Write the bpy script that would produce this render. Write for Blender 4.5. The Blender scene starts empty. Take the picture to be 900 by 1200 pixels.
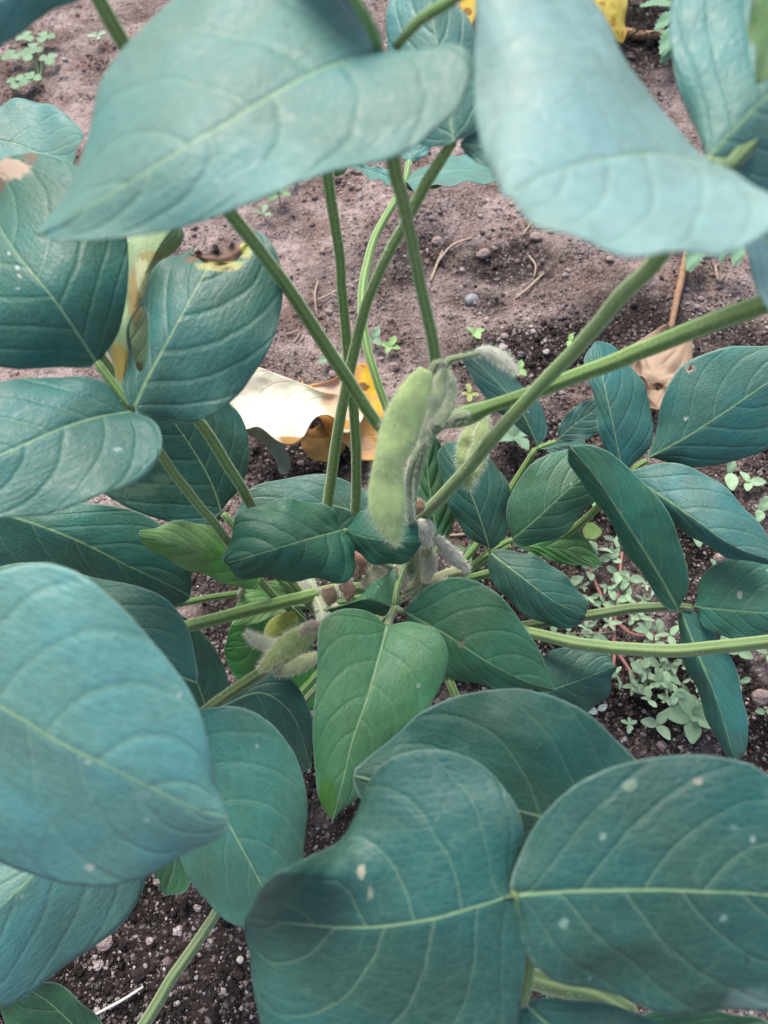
import bpy, math, random
import numpy as np
from mathutils import Vector

random.seed(7)
RNG = np.random.default_rng(11)
scn = bpy.context.scene
COL = scn.collection
R = math.radians

# ------------------------------------------------------------------ camera
S = 0.8                      # metres per working unit of depth
PITCH = R(62)
FPX = 907.0                  # focal length in photo pixels (900 x 1200)
H = 0.547 * S
cd = bpy.data.cameras.new('camera')
cam = bpy.data.objects.new('camera', cd)
COL.objects.link(cam)
cam.location = (0, 0, H)
cam.rotation_euler = (math.pi / 2 - PITCH, 0, 0)
cd.sensor_fit = 'VERTICAL'
cd.sensor_height = 36.0
cd.sensor_width = 27.0
cd.lens = FPX / 1200 * 36.0
cd.clip_start = 0.005
cd.clip_end = 400
cd.dof.use_dof = True
cd.dof.focus_distance = 0.45 * S
cd.dof.aperture_fstop = 14.5
scn.camera = cam

# ------------------------------------------------------------------ light
SUN_EL, SUN_AZ = R(58), R(-25)       # azimuth measured from +y towards +x
world = bpy.data.worlds.new('World')
scn.world = world
world.use_nodes = True
wn = world.node_tree
bg = wn.nodes['Background']
sky = wn.nodes.new('ShaderNodeTexSky')
sky.sky_type = 'NISHITA'
sky.sun_disc = False
sky.sun_elevation = SUN_EL
sky.sun_rotation = SUN_AZ
sky.air_density = 1.0
sky.dust_density = 4.0
sky.ozone_density = 1.0
wn.links.new(sky.outputs[0], bg.inputs[0])
bg.inputs[1].default_value = 0.125
sd = bpy.data.lights.new('sun', 'SUN')
sd.energy = 1.8
sd.angle = R(26)
sd.color = (1.0, 0.97, 0.93)
sun = bpy.data.objects.new('sun', sd)
COL.objects.link(sun)
tosun = Vector((math.sin(SUN_AZ) * math.cos(SUN_EL), math.cos(SUN_AZ) * math.cos(SUN_EL), math.sin(SUN_EL)))
sun.rotation_euler = tosun.to_track_quat('Z', 'Y').to_euler()
scn.view_settings.view_transform = 'Standard'
scn.view_settings.look = 'None'
scn.view_settings.exposure = 1.12
scn.view_settings.gamma = 1.0
scn.cycles.max_bounces = 6
scn.cycles.transparent_max_bounces = 4
scn.cycles.caustics_reflective = False
scn.cycles.caustics_refractive = False
try:
    scn.cycles.use_denoising = True
except Exception:
    pass

# ------------------------------------------------------------------ camera-ray helpers
CL = np.array([0, 0, H])
FW = np.array([0, math.cos(PITCH), -math.sin(PITCH)])
UP = np.array([0, math.sin(PITCH), math.cos(PITCH)])
RT = np.array([1.0, 0, 0])

def P(px, py, d):
    """place seen in the photo at (px, py) and standing d working units away"""
    px = np.asarray(px, float); py = np.asarray(py, float); d = np.asarray(d, float) * S
    a = (px - 450) / FPX; b = -(py - 600) / FPX
    return CL + d[..., None] * (FW + a[..., None] * RT + b[..., None] * UP)

def G(px, py, z=0.0):
    a = (px - 450) / FPX; b = -(py - 600) / FPX
    r = FW + a * RT + b * UP
    t = (z - H) / r[2]
    return CL + t * r

# ------------------------------------------------------------------ generic helpers
def tag(o, label=None, cat=None, group=None, kind=None):
    if label: o['label'] = label
    if cat: o['category'] = cat
    if group: o['group'] = group
    if kind: o['kind'] = kind
    return o

def empty(name, loc=(0, 0, 0), parent=None):
    o = bpy.data.objects.new(name, None)
    o.empty_display_size = 0.02
    COL.objects.link(o)
    o.location = loc
    if parent is not None:
        o.parent = parent
    return o

def wloc(o):
    v = Vector((0, 0, 0))
    while o is not None:
        v = v + Vector(o.location)
        o = o.parent
    return v

def mesh_obj(name, verts, faces, mats, parent=None, smooth=True, fmat=None, color=None):
    """verts in world coordinates; parents are never rotated, so only their offset is taken off"""
    verts = np.asarray(verts, float)
    if parent is not None:
        org = np.array(wloc(parent)); loc = (0, 0, 0)
    else:
        org = verts.mean(0); org[2] = verts[:, 2].min(); loc = org
    me = bpy.data.meshes.new(name)
    me.from_pydata((verts - org).tolist(), [], faces)
    for m in (mats if isinstance(mats, (list, tuple)) else [mats]):
        me.materials.append(m)
    if smooth:
        me.polygons.foreach_set('use_smooth', [True] * len(me.polygons))
    if fmat is not None:
        me.polygons.foreach_set('material_index', np.asarray(fmat, dtype=np.int32))
    me.update()
    o = bpy.data.objects.new(name, me)
    COL.objects.link(o)
    o.location = loc
    if parent is not None:
        o.parent = parent
    if color is not None:
        o.color = (*color, 1.0)
    return o

def spline(pts, n, closed=False):
    """centripetal Catmull-Rom through pts, n samples evenly spread in arc length"""
    p = np.asarray(pts, float)
    if len(p) == 2:
        t = np.linspace(0, 1, n)[:, None]
        return p[0] * (1 - t) + p[1] * t
    q = np.vstack([2 * p[0] - p[1], p, 2 * p[-1] - p[-2]])
    out = []
    for i in range(1, len(q) - 2):
        p0, p1, p2, p3 = q[i - 1], q[i], q[i + 1], q[i + 2]
        k = 2 if p.shape[1] > 2 else p.shape[1]
        def dt(a, b): return max(np.linalg.norm((b - a)[:k]) ** 0.5, 1e-4)
        t1 = dt(p0, p1); t2 = t1 + dt(p1, p2); t3 = t2 + dt(p2, p3)
        t = np.linspace(t1, t2, 16, endpoint=False)[:, None]
        A1 = (t1 - t) / t1 * p0 + t / t1 * p1
        A2 = (t2 - t) / (t2 - t1) * p1 + (t - t1) / (t2 - t1) * p2
        A3 = (t3 - t) / (t3 - t2) * p2 + (t - t2) / (t3 - t2) * p3
        B1 = (t2 - t) / t2 * A1 + t / t2 * A2
        B2 = (t3 - t) / (t3 - t1) * A2 + (t - t1) / (t3 - t1) * A3
        out.append((t2 - t) / (t2 - t1) * B1 + (t - t1) / (t2 - t1) * B2)
    c = np.vstack(out + [p[-1:]])
    k = min(2, c.shape[1])
    s = np.concatenate([[0], np.cumsum(np.linalg.norm(np.diff(c[:, :k], axis=0), axis=1))])
    s /= s[-1]
    u = np.linspace(0, 1, n)
    return np.stack([np.interp(u, s, c[:, j]) for j in range(c.shape[1])], 1)

def vnoise(x, y, seed=0):
    xi = np.floor(x).astype(np.int64); yi = np.floor(y).astype(np.int64)
    fx = x - xi; fy = y - yi
    fx = fx * fx * (3 - 2 * fx); fy = fy * fy * (3 - 2 * fy)
    def h(a, b):
        n = (a * 374761393 + b * 668265263 + seed * 974634777) & 0x7fffffff
        n = ((n ^ (n >> 13)) * 1274126177) & 0x7fffffff
        n = (n ^ (n >> 16)) & 0xffff
        return n / 65535.0
    return (h(xi, yi) * (1 - fx) + h(xi + 1, yi) * fx) * (1 - fy) + (h(xi, yi + 1) * (1 - fx) + h(xi + 1, yi + 1) * fx) * fy

def fbm(x, y, oct=4, seed=0):
    v = 0; a = 0.5
    for i in range(oct):
        v = v + a * (vnoise(x * 2 ** i + 17.3 * i, y * 2 ** i - 9.1 * i, seed + i) - 0.5)
        a *= 0.5
    return v

# ------------------------------------------------------------------ node helper
class NT:
    def __init__(self, name):
        self.m = bpy.data.materials.new(name)
        self.m.use_nodes = True
        self.t = self.m.node_tree
        self.t.nodes.clear()
    def n(self, typ, **kw):
        x = self.t.nodes.new('ShaderNode' + typ)
        for k, v in kw.items():
            setattr(x, k, v)
        return x
    def put(self, sock, v):
        if isinstance(v, bpy.types.NodeSocket):
            self.t.links.new(v, sock)
        elif v is not None:
            if isinstance(v, (tuple, list)) and len(v) == 3 and sock.type == 'RGBA':
                v = (*v, 1)
            sock.default_value = v
    def math(self, op, a, b=None, c=None, clamp=False):
        x = self.n('Math', operation=op, use_clamp=clamp)
        for i, v in enumerate((a, b, c)):
            if v is not None: self.put(x.inputs[i], v)
        return x.outputs[0]
    def mul(self, a, b): return self.math('MULTIPLY', a, b)
    def add(self, a, b): return self.math('ADD', a, b)
    def sub(self, a, b): return self.math('SUBTRACT', a, b)
    def ramp(self, v, a, b, lo=0.0, hi=1.0, smooth=True):
        x = self.n('MapRange', interpolation_type='SMOOTHSTEP' if smooth else 'LINEAR')
        self.put(x.inputs[0], v); self.put(x.inputs[1], a); self.put(x.inputs[2], b)
        self.put(x.inputs[3], lo); self.put(x.inputs[4], hi)
        return x.outputs[0]
    def mix(self, f, a, b, mode='MIX'):
        x = self.n('Mix', data_type='RGBA', blend_type=mode)
        self.put(x.inputs[0], f); self.put(x.inputs[6], a); self.put(x.inputs[7], b)
        return x.outputs[2]
    def noise(self, vec, scale, detail=3.0, rough=0.5, dims='3D'):
        x = self.n('TexNoise', noise_dimensions=dims)
        if vec is not None: self.put(x.inputs['Vector'], vec)
        x.inputs['Scale'].default_value = scale
        x.inputs['Detail'].default_value = detail
        x.inputs['Roughness'].default_value = rough
        return x.outputs[0]
    def voronoi(self, vec, scale, feature='F1', dims='3D', rnd=1.0):
        x = self.n('TexVoronoi', feature=feature, voronoi_dimensions=dims)
        self.put(x.inputs['Vector'], vec)
        x.inputs['Scale'].default_value = scale
        x.inputs['Randomness'].default_value = rnd
        return x
    def comb(self, x, y, z=0.0):
        c = self.n('CombineXYZ')
        self.put(c.inputs[0], x); self.put(c.inputs[1], y); self.put(c.inputs[2], z)
        return c.outputs[0]
    def sep(self, v):
        s = self.n('SeparateXYZ'); self.put(s.inputs[0], v)
        return s.outputs
    def uv(self, name):
        return self.n('UVMap', uv_map=name).outputs[0]
    def bump(self, h, strength, dist, normal=None):
        b = self.n('Bump')
        b.inputs['Strength'].default_value = strength
        b.inputs['Distance'].default_value = dist
        self.put(b.inputs['Height'], h)
        if normal is not None: self.put(b.inputs['Normal'], normal)
        return b.outputs[0]
    def bsdf(self, color, rough=0.6, normal=None, spec=0.5, sheen=0.0, transl=0.0, tcol=None, sheentint=(1, 1, 1, 1)):
        p = self.n('BsdfPrincipled')
        self.put(p.inputs['Base Color'], color)
        self.put(p.inputs['Roughness'], rough)
        self.put(p.inputs['Specular IOR Level'], spec)
        if sheen:
            p.inputs['Sheen Weight'].default_value = sheen
            p.inputs['Sheen Roughness'].default_value = 0.5
            p.inputs['Sheen Tint'].default_value = sheentint
        if normal is not None: self.put(p.inputs['Normal'], normal)
        out = self.n('OutputMaterial')
        sh = p.outputs[0]
        if transl:
            t = self.n('BsdfTranslucent')
            self.put(t.inputs[0], tcol if tcol is not None else color)
            mx = self.n('MixShader')
            mx.inputs[0].default_value = transl
            self.t.links.new(p.outputs[0], mx.inputs[1])
            self.t.links.new(t.outputs[0], mx.inputs[2])
            sh = mx.outputs[0]
        self.t.links.new(sh, out.inputs[0])
        return self.m

NV = 5.4   # lateral veins per side of a leaflet

def leaf_material(name, under=False, wither=False):
    k = NT(name)
    oi = k.n('ObjectInfo')
    base = oi.outputs['Color']
    f, L, _ = k.sep(k.uv('vein'))[:3]
    x, y, _ = k.sep(k.uv('surf'))[:3]
    hw, u, _ = k.sep(k.uv('prm'))[:3]
    ay = k.math('ABSOLUTE', y)
    v = k.math('DIVIDE', ay, k.math('MAXIMUM', hw, 0.002))
    # midrib and lateral veins, widths relative to the blade's length
    midw = k.mul(0.0105, k.sub(1.0, k.mul(0.78, u)))
    mid = k.ramp(ay, k.mul(midw, 0.35), k.mul(midw, 1.0), 1.0, 0.0)
    wob = k.mul(k.sub(k.noise(k.uv('surf'), 9.0, 2.0, dims='2D'), 0.5), 0.12)
    fw = k.add(f, wob)
    sN = k.math('ABSOLUTE', k.sub(k.math('FRACT', k.add(fw, 0.5)), 0.5))
    dist = k.mul(sN, 0.75 / NV)
    wl = k.mul(0.0062, k.sub(1.05, k.mul(0.8, k.math('MINIMUM', v, 1.0))))
    lat = k.ramp(dist, k.mul(wl, 0.1), wl, 1.0, 0.0)
    # ladder of small veins between the laterals, and the fine net
    lv = k.voronoi(k.comb(k.mul(fw, 1.5), k.mul(y, 26.0)), 1.0, 'DISTANCE_TO_EDGE', '2D')
    ter = k.ramp(lv.outputs['Distance'], 0.01, 0.06, 1.0, 0.0)
    mx = k.mul(x, L); my = k.mul(y, L)
    pm = k.comb(mx, my, oi.outputs['Random'])
    nv = k.voronoi(pm, 620.0, 'DISTANCE_TO_EDGE')
    net = k.ramp(nv.outputs['Distance'], 0.0, 0.22, 1.0, 0.0)
    big = k.noise(pm, 38.0, 3.0)
    fine = k.noise(pm, 420.0, 3.0, 0.6)
    hs = k.n('HueSaturation')
    k.put(hs.inputs['Hue'], k.ramp(big, 0.3, 0.7, 0.490, 0.530))
    k.put(hs.inputs['Saturation'], k.ramp(big, 0.25, 0.75, 0.86, 1.10))
    k.put(hs.inputs['Value'], k.add(k.ramp(big, 0.25, 0.75, 0.92, 1.38, False), k.mul(k.sub(fine, 0.5), 0.6)))
    k.put(hs.inputs['Color'], base)
    c = hs.outputs[0]
    pale = k.mix(0.45, k.mix(0.5, base, (0.22, 0.33, 0.17)), (0.30, 0.42, 0.27))
    c = k.mix(k.mul(net, 0.07), c, pale)
    c = k.mix(k.mul(ter, 0.13), c, pale)
    c = k.mix(k.mul(lat, 0.42), c, pale)
    c = k.mix(k.mul(mid, 0.85), c, (0.26, 0.40, 0.20))
    edge = k.ramp(k.sub(hw, ay), 0.002, 0.009, 1.0, 0.0)
    c = k.mix(k.mul(edge, 0.38), c, (0.30, 0.43, 0.36))
    # dust specks and feeding marks
    vs = k.voronoi(pm, 95.0, 'F1')
    rs = k.sep(vs.outputs['Color'])
    spot = k.mul(k.ramp(vs.outputs['Distance'], 0.05, 0.10, 1.0, 0.0), k.math('GREATER_THAN', rs[0], 0.80))
    c = k.mix(k.mul(spot, 0.42), c, (0.50, 0.58, 0.52))
    v2 = k.voronoi(pm, 34.0, 'F1')
    r2 = k.sep(v2.outputs['Color'])
    blot = k.mul(k.ramp(k.add(v2.outputs['Distance'], k.mul(k.sub(fine, .5), 0.25)), 0.08, 0.2, 1.0, 0.0), k.math('GREATER_THAN', r2[1], 0.86))
    c = k.mix(k.mul(blot, 0.28), c, (0.34, 0.45, 0.40))
    at = k.n('Attribute', attribute_name='dmg')
    da = k.mul(0.8, k.ramp(k.add(at.outputs['Alpha'], k.mul(k.sub(k.noise(pm, 420.0, 3.0, 0.6), 0.5), 1.3)), 0.38, 0.85))
    c = k.mix(da, c, at.outputs['Color'])
    hgt = k.add(k.mul(k.ramp(dist, 0.0, 0.022), 0.6), k.add(k.mul(k.ramp(lv.outputs['Distance'], 0.0, 0.25), 0.13), k.mul(k.ramp(nv.outputs['Distance'], 0.0, 0.3), 0.16)))
    hgt = k.add(hgt, k.mul(k.ramp(ay, 0.0, 0.03), 0.6))
    hgt = k.add(hgt, k.mul(fine, 0.12))
    nrm = k.bump(hgt, 0.5, 0.0006)
    if under:
        c = k.mix(0.55, c, (0.13, 0.21, 0.08))
        return k.bsdf(c, 0.65, nrm, 0.35, 0.15, 0.25, k.mix(0.5, c, (0.25, 0.42, 0.06)))
    tc = k.mix(0.6, c, (0.16, 0.34, 0.05))
    ro = k.ramp(fine, 0.3, 0.7, 0.42, 0.58)
    return k.bsdf(c, ro, nrm, 0.42, 0.0, 0.20, tc, (0.85, 0.97, 1, 1))

M_LEAF = leaf_material('soybean_leaf_top')
M_UNDER = leaf_material('soybean_leaf_underside', under=True)

def stalk_material():
    k = NT('hairy_stalk')
    oi = k.n('ObjectInfo')
    a, l, _ = k.sep(k.uv('tube'))[:3]
    st = k.math('COSINE', k.mul(a, 2 * math.pi * 5))
    vec = k.comb(k.mul(a, 12.0), k.mul(l, 60.0))
    n1 = k.noise(vec, 1.0, 3)
    c = k.mix(k.ramp(st, -0.5, 0.9, 0.0, 1.0), k.mix(0.36, oi.outputs['Color'], (0.02, 0.06, 0.01)), k.mix(0.42, oi.outputs['Color'], (0.34, 0.46, 0.19)))
    c = k.mix(k.ramp(n1, 0.35, 0.75, 0.0, 0.35), c, (0.22, 0.30, 0.10))
    n2 = k.noise(k.comb(k.mul(a, 40.0), k.mul(l, 900.0)), 1.0, 2)
    return k.bsdf(c, 0.55, k.bump(n2, 0.4, 0.0004), 0.35, 0.35, 0.0)
M_STALK = stalk_material()

def flat_mat(name, rgb, rough=0.7, var=0.25, scale=400.0, spec=0.3, transl=0.0, sheen=0.0, objcol=False, bump=0.3):
    k = NT(name)
    oi = k.n('ObjectInfo')
    tc = k.n('TexCoord').outputs['Object']
    n1 = k.noise(tc, scale, 4.0, 0.6)
    base = oi.outputs['Color'] if objcol else (*rgb, 1)
    c = k.mix(k.ramp(n1, 0.3, 0.7), k.mix(1.0, base, (1 - var,) * 3, 'MULTIPLY'), k.mix(1.0, base, (1 + var,) * 3, 'MULTIPLY'))
    return k.bsdf(c, rough, k.bump(n1, bump, 0.0006), spec, sheen, transl)

M_HAIR = flat_mat('pale_hair', (0.86, 0.90, 0.68), 0.5, 0.05, 50, 0.3, 0.5, bump=0)
M_WHAIR = flat_mat('white_hair', (0.93, 0.94, 0.80), 0.5, 0.03, 50, 0.3, 0.5, bump=0)
M_POD = flat_mat('green_pod', (0.3, 0.38, 0.13), 0.6, 0.14, 260, 0.3, 0.12, 0.3, objcol=True)
M_WEED = flat_mat('weed_leaf', (0.2, 0.34, 0.14), 0.55, 0.15, 500, 0.4, 0.2, objcol=True)
M_STRAW = flat_mat('dry_straw', (0.42, 0.33, 0.22), 0.8, 0.3, 600, 0.2, objcol=True)
M_STONE = flat_mat('pebble', (0.26, 0.22, 0.20), 0.85, 0.25, 500, 0.25, objcol=True, bump=0.8)

def dry_material():
    k = NT('dry_leaf')
    oi = k.n('ObjectInfo')
    f, L, _ = k.sep(k.uv('vein'))[:3]
    x, y, _ = k.sep(k.uv('surf'))[:3]
    pm = k.comb(k.mul(x, L), k.mul(y, L), oi.outputs['Random'])
    n1 = k.noise(pm, 60.0, 5, 0.6); n2 = k.noise(pm, 500.0, 3)
    sN = k.math('ABSOLUTE', k.sub(k.math('FRACT', k.add(f, 0.5)), 0.5))
    lat = k.ramp(sN, 0.0, 0.07, 1.0, 0.0)
    c = k.mix(k.ramp(n1, 0.35, 0.7, 0, 0.35), oi.outputs['Color'], k.mix(0.7, oi.outputs['Color'], (0.35, 0.22, 0.12)))
    at = k.n('Attribute', attribute_name='dmg')
    da = k.ramp(k.add(at.outputs['Alpha'], k.mul(k.sub(n1, 0.5), 0.7)), 0.25, 0.7)
    c = k.mix(da, c, at.outputs['Color'])
    c = k.mix(k.mul(lat, 0.12), c, k.mix(0.5, c, (0.3, 0.2, 0.1)))
    hgt = k.add(k.mul(lat, -0.6), k.add(k.mul(n1, 1.5), k.mul(n2, 0.4)))
    return k.bsdf(c, 0.7, k.bump(hgt, 0.5, 0.0009), 0.3, 0.0, 0.2)
M_DRY = dry_material()

# ------------------------------------------------------------------ hair
def needles(pts, nrm, length, width, droop=None, jitter=0.35, rng=RNG):
    """thin tapering hairs: one triangle each"""
    n = len(pts)
    d = nrm + rng.normal(0, jitter, (n, 3))
    if droop is not None: d = d + droop
    d /= np.linalg.norm(d, axis=1, keepdims=True) + 1e-9
    side = np.cross(d, rng.normal(0, 1, (n, 3)))
    side /= np.linalg.norm(side, axis=1, keepdims=True) + 1e-9
    ln = length * rng.uniform(0.55, 1.15, (n, 1))
    b = pts - nrm * 0.0002
    v = np.empty((n, 3, 3))
    v[:, 0] = b - side * width / 2; v[:, 1] = b + side * width / 2; v[:, 2] = b + d * ln
    return v.reshape(-1, 3)

# ------------------------------------------------------------------ stalks
GREEN_STALK = (0.135, 0.285, 0.05)
def tube(name, ctrl, parent, color=GREEN_STALK, hair=1.0, hair_len=0.0019, ridge=0.15, mat=None, hmat=None, ring=14, world_pts=None):
    """ctrl: (px, py, depth, width in photo pixels)"""
    if world_pts is None:
        c = np.asarray(ctrl, float)
        pts = P(c[:, 0], c[:, 1], c[:, 2]); rad = c[:, 3] * (0.45 if name == 'petiole' else 0.5) * c[:, 2] * S / FPX
    else:
        pts = np.asarray([w[:3] for w in world_pts], float); rad = np.asarray([w[3] for w in world_pts], float)
    q = np.hstack([pts, rad[:, None]])
    ln = np.linalg.norm(np.diff(pts, axis=0), axis=1).sum()
    n = int(np.clip(ln / 0.0035, 8, 90))
    # arc length over xyz
    t = np.concatenate([[0], np.cumsum(np.linalg.norm(np.diff(pts, axis=0), axis=1))])
    sp = spline(np.hstack([q[:, :3], q[:, 3:]]), n * 3)
    s = np.concatenate([[0], np.cumsum(np.linalg.norm(np.diff(sp[:, :3], axis=0), axis=1))])
    u = np.linspace(0, s[-1], n)
    sp = np.stack([np.interp(u, s, sp[:, j]) for j in range(4)], 1)
    sp[:, :3] += 0.0006 * np.stack([fbm(u * 60, u * 0 + k * 3.1 + len(name) + pts[0, 0] * 50, 2, 5) for k in range(3)], 1) * 2
    tan = np.gradient(sp[:, :3], axis=0); tan /= np.linalg.norm(tan, axis=1, keepdims=True) + 1e-12
    up = CL - sp[:, :3]
    side = np.cross(tan, up); side /= np.linalg.norm(side, axis=1, keepdims=True) + 1e-12
    nor = np.cross(side, tan)
    a = np.arange(ring) / ring * 2 * math.pi
    rr = 1 + ridge * np.cos(5 * a)
    V = sp[:, None, :3] + sp[:, None, 3:4] * rr[None, :, None] * (np.cos(a)[None, :, None] * nor[:, None] + np.sin(a)[None, :, None] * side[:, None])
    verts = V.reshape(-1, 3)
    faces = []; uvs = []
    for i in range(n - 1):
        for j in range(ring):
            j2 = (j + 1) % ring
            faces.append((i * ring + j, i * ring + j2, (i + 1) * ring + j2, (i + 1) * ring + j))
            uvs += [(j / ring, u[i]), ((j + 1) / ring, u[i]), ((j + 1) / ring, u[i + 1]), (j / ring, u[i + 1])]
    faces.append(tuple(range(ring - 1, -1, -1))); uvs += [(0, 0)] * ring
    faces.append(tuple((n - 1) * ring + j for j in range(ring))); uvs += [(0, 0)] * ring
    fm = [0] * len(faces)
    nh = int(hair * ln * 6000)
    if nh:
        ii = RNG.integers(0, n - 1, nh); ti = RNG.random((nh, 1)); aa = RNG.random(nh) * 2 * math.pi
        cpt = sp[ii] * (1 - ti) + sp[ii + 1] * ti
        nn = np.cos(aa)[:, None] * nor[ii] + np.sin(aa)[:, None] * side[ii]
        hv = needles(cpt[:, :3] + nn * cpt[:, 3:4], nn, hair_len, 0.00012, droop=-0.25 * tan[ii])
        k0 = len(verts)
        verts = np.vstack([verts, hv])
        faces += [(k0 + 3 * i, k0 + 3 * i + 1, k0 + 3 * i + 2) for i in range(nh)]
        uvs += [(0, 0)] * (3 * nh); fm += [1] * nh
    o = mesh_obj(name, verts, faces, [mat or M_STALK, hmat or M_HAIR], parent, True, fm, color)
    ul = o.data.uv_layers.new(name='tube')
    ul.data.foreach_set('uv', np.asarray(uvs, dtype=np.float32).ravel())
    return o

# ------------------------------------------------------------------ leaf blades
def blade(name, mid, L, Rr, d, parent, color, dl=0.0, dr=0.0, arch=0.0, quilt=0.0010, wave=0.0015, nu=64, nv=44,
          holes=(), dmg=(), ground=False, flip=False, mats=None, thick=0.0002, seed=None, droop=0.0, dents=(), label=None):
    """mid: photo points base..tip; L, Rr: the two margins without base and tip; d: (depth at base, at tip).
    dl, dr: how much further away the margins lie; arch: extra depth of the midrib half way."""
    if seed is None: seed = int(abs(mid[0][0] * 7 + mid[0][1] * 13)) % 9973
    base, tip = mid[0], mid[-1]
    m = spline(mid, nu + 1)
    l = spline([base] + list(L) + [tip], nu + 1)
    r = spline([base] + list(Rr) + [tip], nu + 1)
    u = np.linspace(0, 1, nu + 1)
    v = np.linspace(-1, 1, 2 * (nv // 2) + 1)
    for e_, sd_ in ((l, 1.0), (r, 2.0)):      # a margin that is never a clean curve
        e_ += (e_ - m) * (0.020 * fbm(u * 16 + seed * .7, u * 0 + sd_ * 5.3, 3, 41) + 0.012 * fbm(u * 70 + seed, u * 0 + sd_, 2, 43))[:, None]
    U, Vv = np.meshgrid(u, v, indexing='ij')
    av = np.abs(Vv)
    E = np.where(Vv[..., None] < 0, l[:, None], r[:, None])
    px = m[:, None] + (E - m[:, None]) * av[..., None]
    prof = np.sin(np.pi * np.clip(U, 0, 1)) ** 0.6
    dd = d[0] * (1 - U) + d[1] * U + arch * np.sin(np.pi * U) + droop * U ** 3
    dd = dd + np.where(Vv < 0, dl, dr) * (0.55 * av + 0.45 * av ** 2) * prof
    for (cx, cy, rx, ry, am) in dents:       # a lobe folded up or down
        dd = dd + am * np.exp(-(((px[..., 0] - cx) / rx) ** 2 + ((px[..., 1] - cy) / ry) ** 2))
    # holes: pull the inner points out to the hole's rim and leave its faces away
    kill = np.zeros(U.shape, bool)
    for (cx, cy, rx, ry) in holes:
        q = ((px[..., 0] - cx) / rx) ** 2 + ((px[..., 1] - cy) / ry) ** 2
        ins = q < 1
        kill |= ins
        sc = np.where(ins, 1 / np.sqrt(np.maximum(q, 1e-4)), 1.0)
        px = np.where(ins[..., None], np.array([cx, cy]) + (px - np.array([cx, cy])) * sc[..., None], px)
    dm = d[0] * (1 - u) + d[1] * u + arch * np.sin(np.pi * u)
    if ground:               # d, dl, dr, arch are heights above the soil in metres
        def todep(h, y): return (h - H) / (FW[2] - (y - 600) / FPX * UP[2]) / S
        dd = todep(dd, px[..., 1]); dm = todep(dm, m[:, 1])
    W = P(px[..., 0], px[..., 1], dd)
    M3 = P(m[:, 0], m[:, 1], dm)
    length = np.linalg.norm(np.diff(M3, axis=0), axis=1).sum()
    xs = np.concatenate([[0], np.cumsum(np.linalg.norm(np.diff(M3, axis=0), axis=1))]) / length
    hwl = np.linalg.norm(W[:, 0] - M3, axis=1) / length
    hwr = np.linalg.norm(W[:, -1] - M3, axis=1) / length
    ff = NV * (U - 0.27 * av - 0.17 * av ** 2) + 0.22 * fbm(U * 6 + seed, av * 0 + seed * .37, 2, 3)
    fl = ff; fr = ff + 0.37
    fs = np.where(Vv < 0, fl, fr)
    # relief between the veins, and a gently uneven sheet
    nrm = np.cross(np.gradient(W, axis=0), np.gradient(W, axis=1))
    nrm /= np.linalg.norm(nrm, axis=2, keepdims=True) + 1e-12
    if np.mean(np.einsum('ijk,ijk->ij', nrm, CL - W)) < 0: nrm = -nrm
    if flip: nrm = -nrm
    s = np.abs((fs + 0.5) % 1 - 0.5) * 2
    rel = 0.09 * quilt * (np.sin(np.clip(s, 0, 1) * math.pi / 2) - 0.6) * np.minimum(1, av * 5) * (1 - av ** 6) * np.minimum(1, U * 6)
    hw = np.where(Vv < 0, hwl[:, None], hwr[:, None]) * length
    xx = xs[:, None] * length; yy = Vv * hw
    wv = wave * 2.2 * fbm(xx * 45 + seed, yy * 45, 3, seed % 97) * (0.5 + 0.8 * av)
    wv = wv + wave * 0.6 * av ** 3 * np.sin(U * (17 + seed % 7) + seed + np.where(Vv < 0, 0, 2.0))
    W = W + nrm * (rel + wv)[..., None]
    nvv = len(v)
    idx = np.arange((nu + 1) * nvv).reshape(nu + 1, nvv)
    faces = []; fij = []
    a = W[1, nvv // 2 + 1]
    for i in range(nu):
        for j in range(nvv - 1):
            if kill[i, j] and kill[i + 1, j] and kill[i, j + 1] and kill[i + 1, j + 1]: continue
            faces.append((idx[i, j], idx[i + 1, j], idx[i + 1, j + 1], idx[i, j + 1])); fij.append((i, j))
    # winding so that the upper side is the normal side
    i0, j0 = nu // 2, nvv // 4
    fn = np.cross(W[i0 + 1, j0] - W[i0, j0], W[i0, j0 + 1] - W[i0, j0])
    rev = np.dot(fn, nrm[i0, j0]) < 0
    if rev: faces = [f[::-1] for f in faces]
    vein = []; surf = []; prm = []
    for (i, j) in fij:
        left = j < nvv // 2
        F = fl if left else fr
        hh = hwl if left else hwr
        cs = [(i, j), (i + 1, j), (i + 1, j + 1), (i, j + 1)]
        if rev: cs = cs[::-1]
        for (p, q) in cs:
            vein.append((F[p, q], length)); surf.append((xs[p], v[q] * hh[p])); prm.append((hh[p], u[p]))
    mats = mats or [M_LEAF, M_UNDER, M_LEAF]
    o = mesh_obj(name, W.reshape(-1, 3), faces, mats, parent, True, None, color)
    me = o.data
    for nm, dat in (('vein', vein), ('surf', surf), ('prm', prm)):
        me.uv_layers.new(name=nm).data.foreach_set('uv', np.asarray(dat, dtype=np.float32).ravel())
    dc = np.zeros(((nu + 1) * nvv, 4), dtype=np.float32)
    pxf = px.reshape(-1, 2)
    for (cx, cy, rx, ry, rgb) in dmg:
        q = np.sqrt(((pxf[:, 0] - cx) / rx) ** 2 + ((pxf[:, 1] - cy) / ry) ** 2)
        al = np.clip(1.6 - 1.2 * q, 0, 1)
        w = al > dc[:, 3] * 0.999
        w &= al > 0
        dc[w, :3] = rgb; dc[w, 3] = al[w]
    at = me.color_attributes.new('dmg', 'FLOAT_COLOR', 'POINT')
    at.data.foreach_set('color', dc.ravel())
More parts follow.
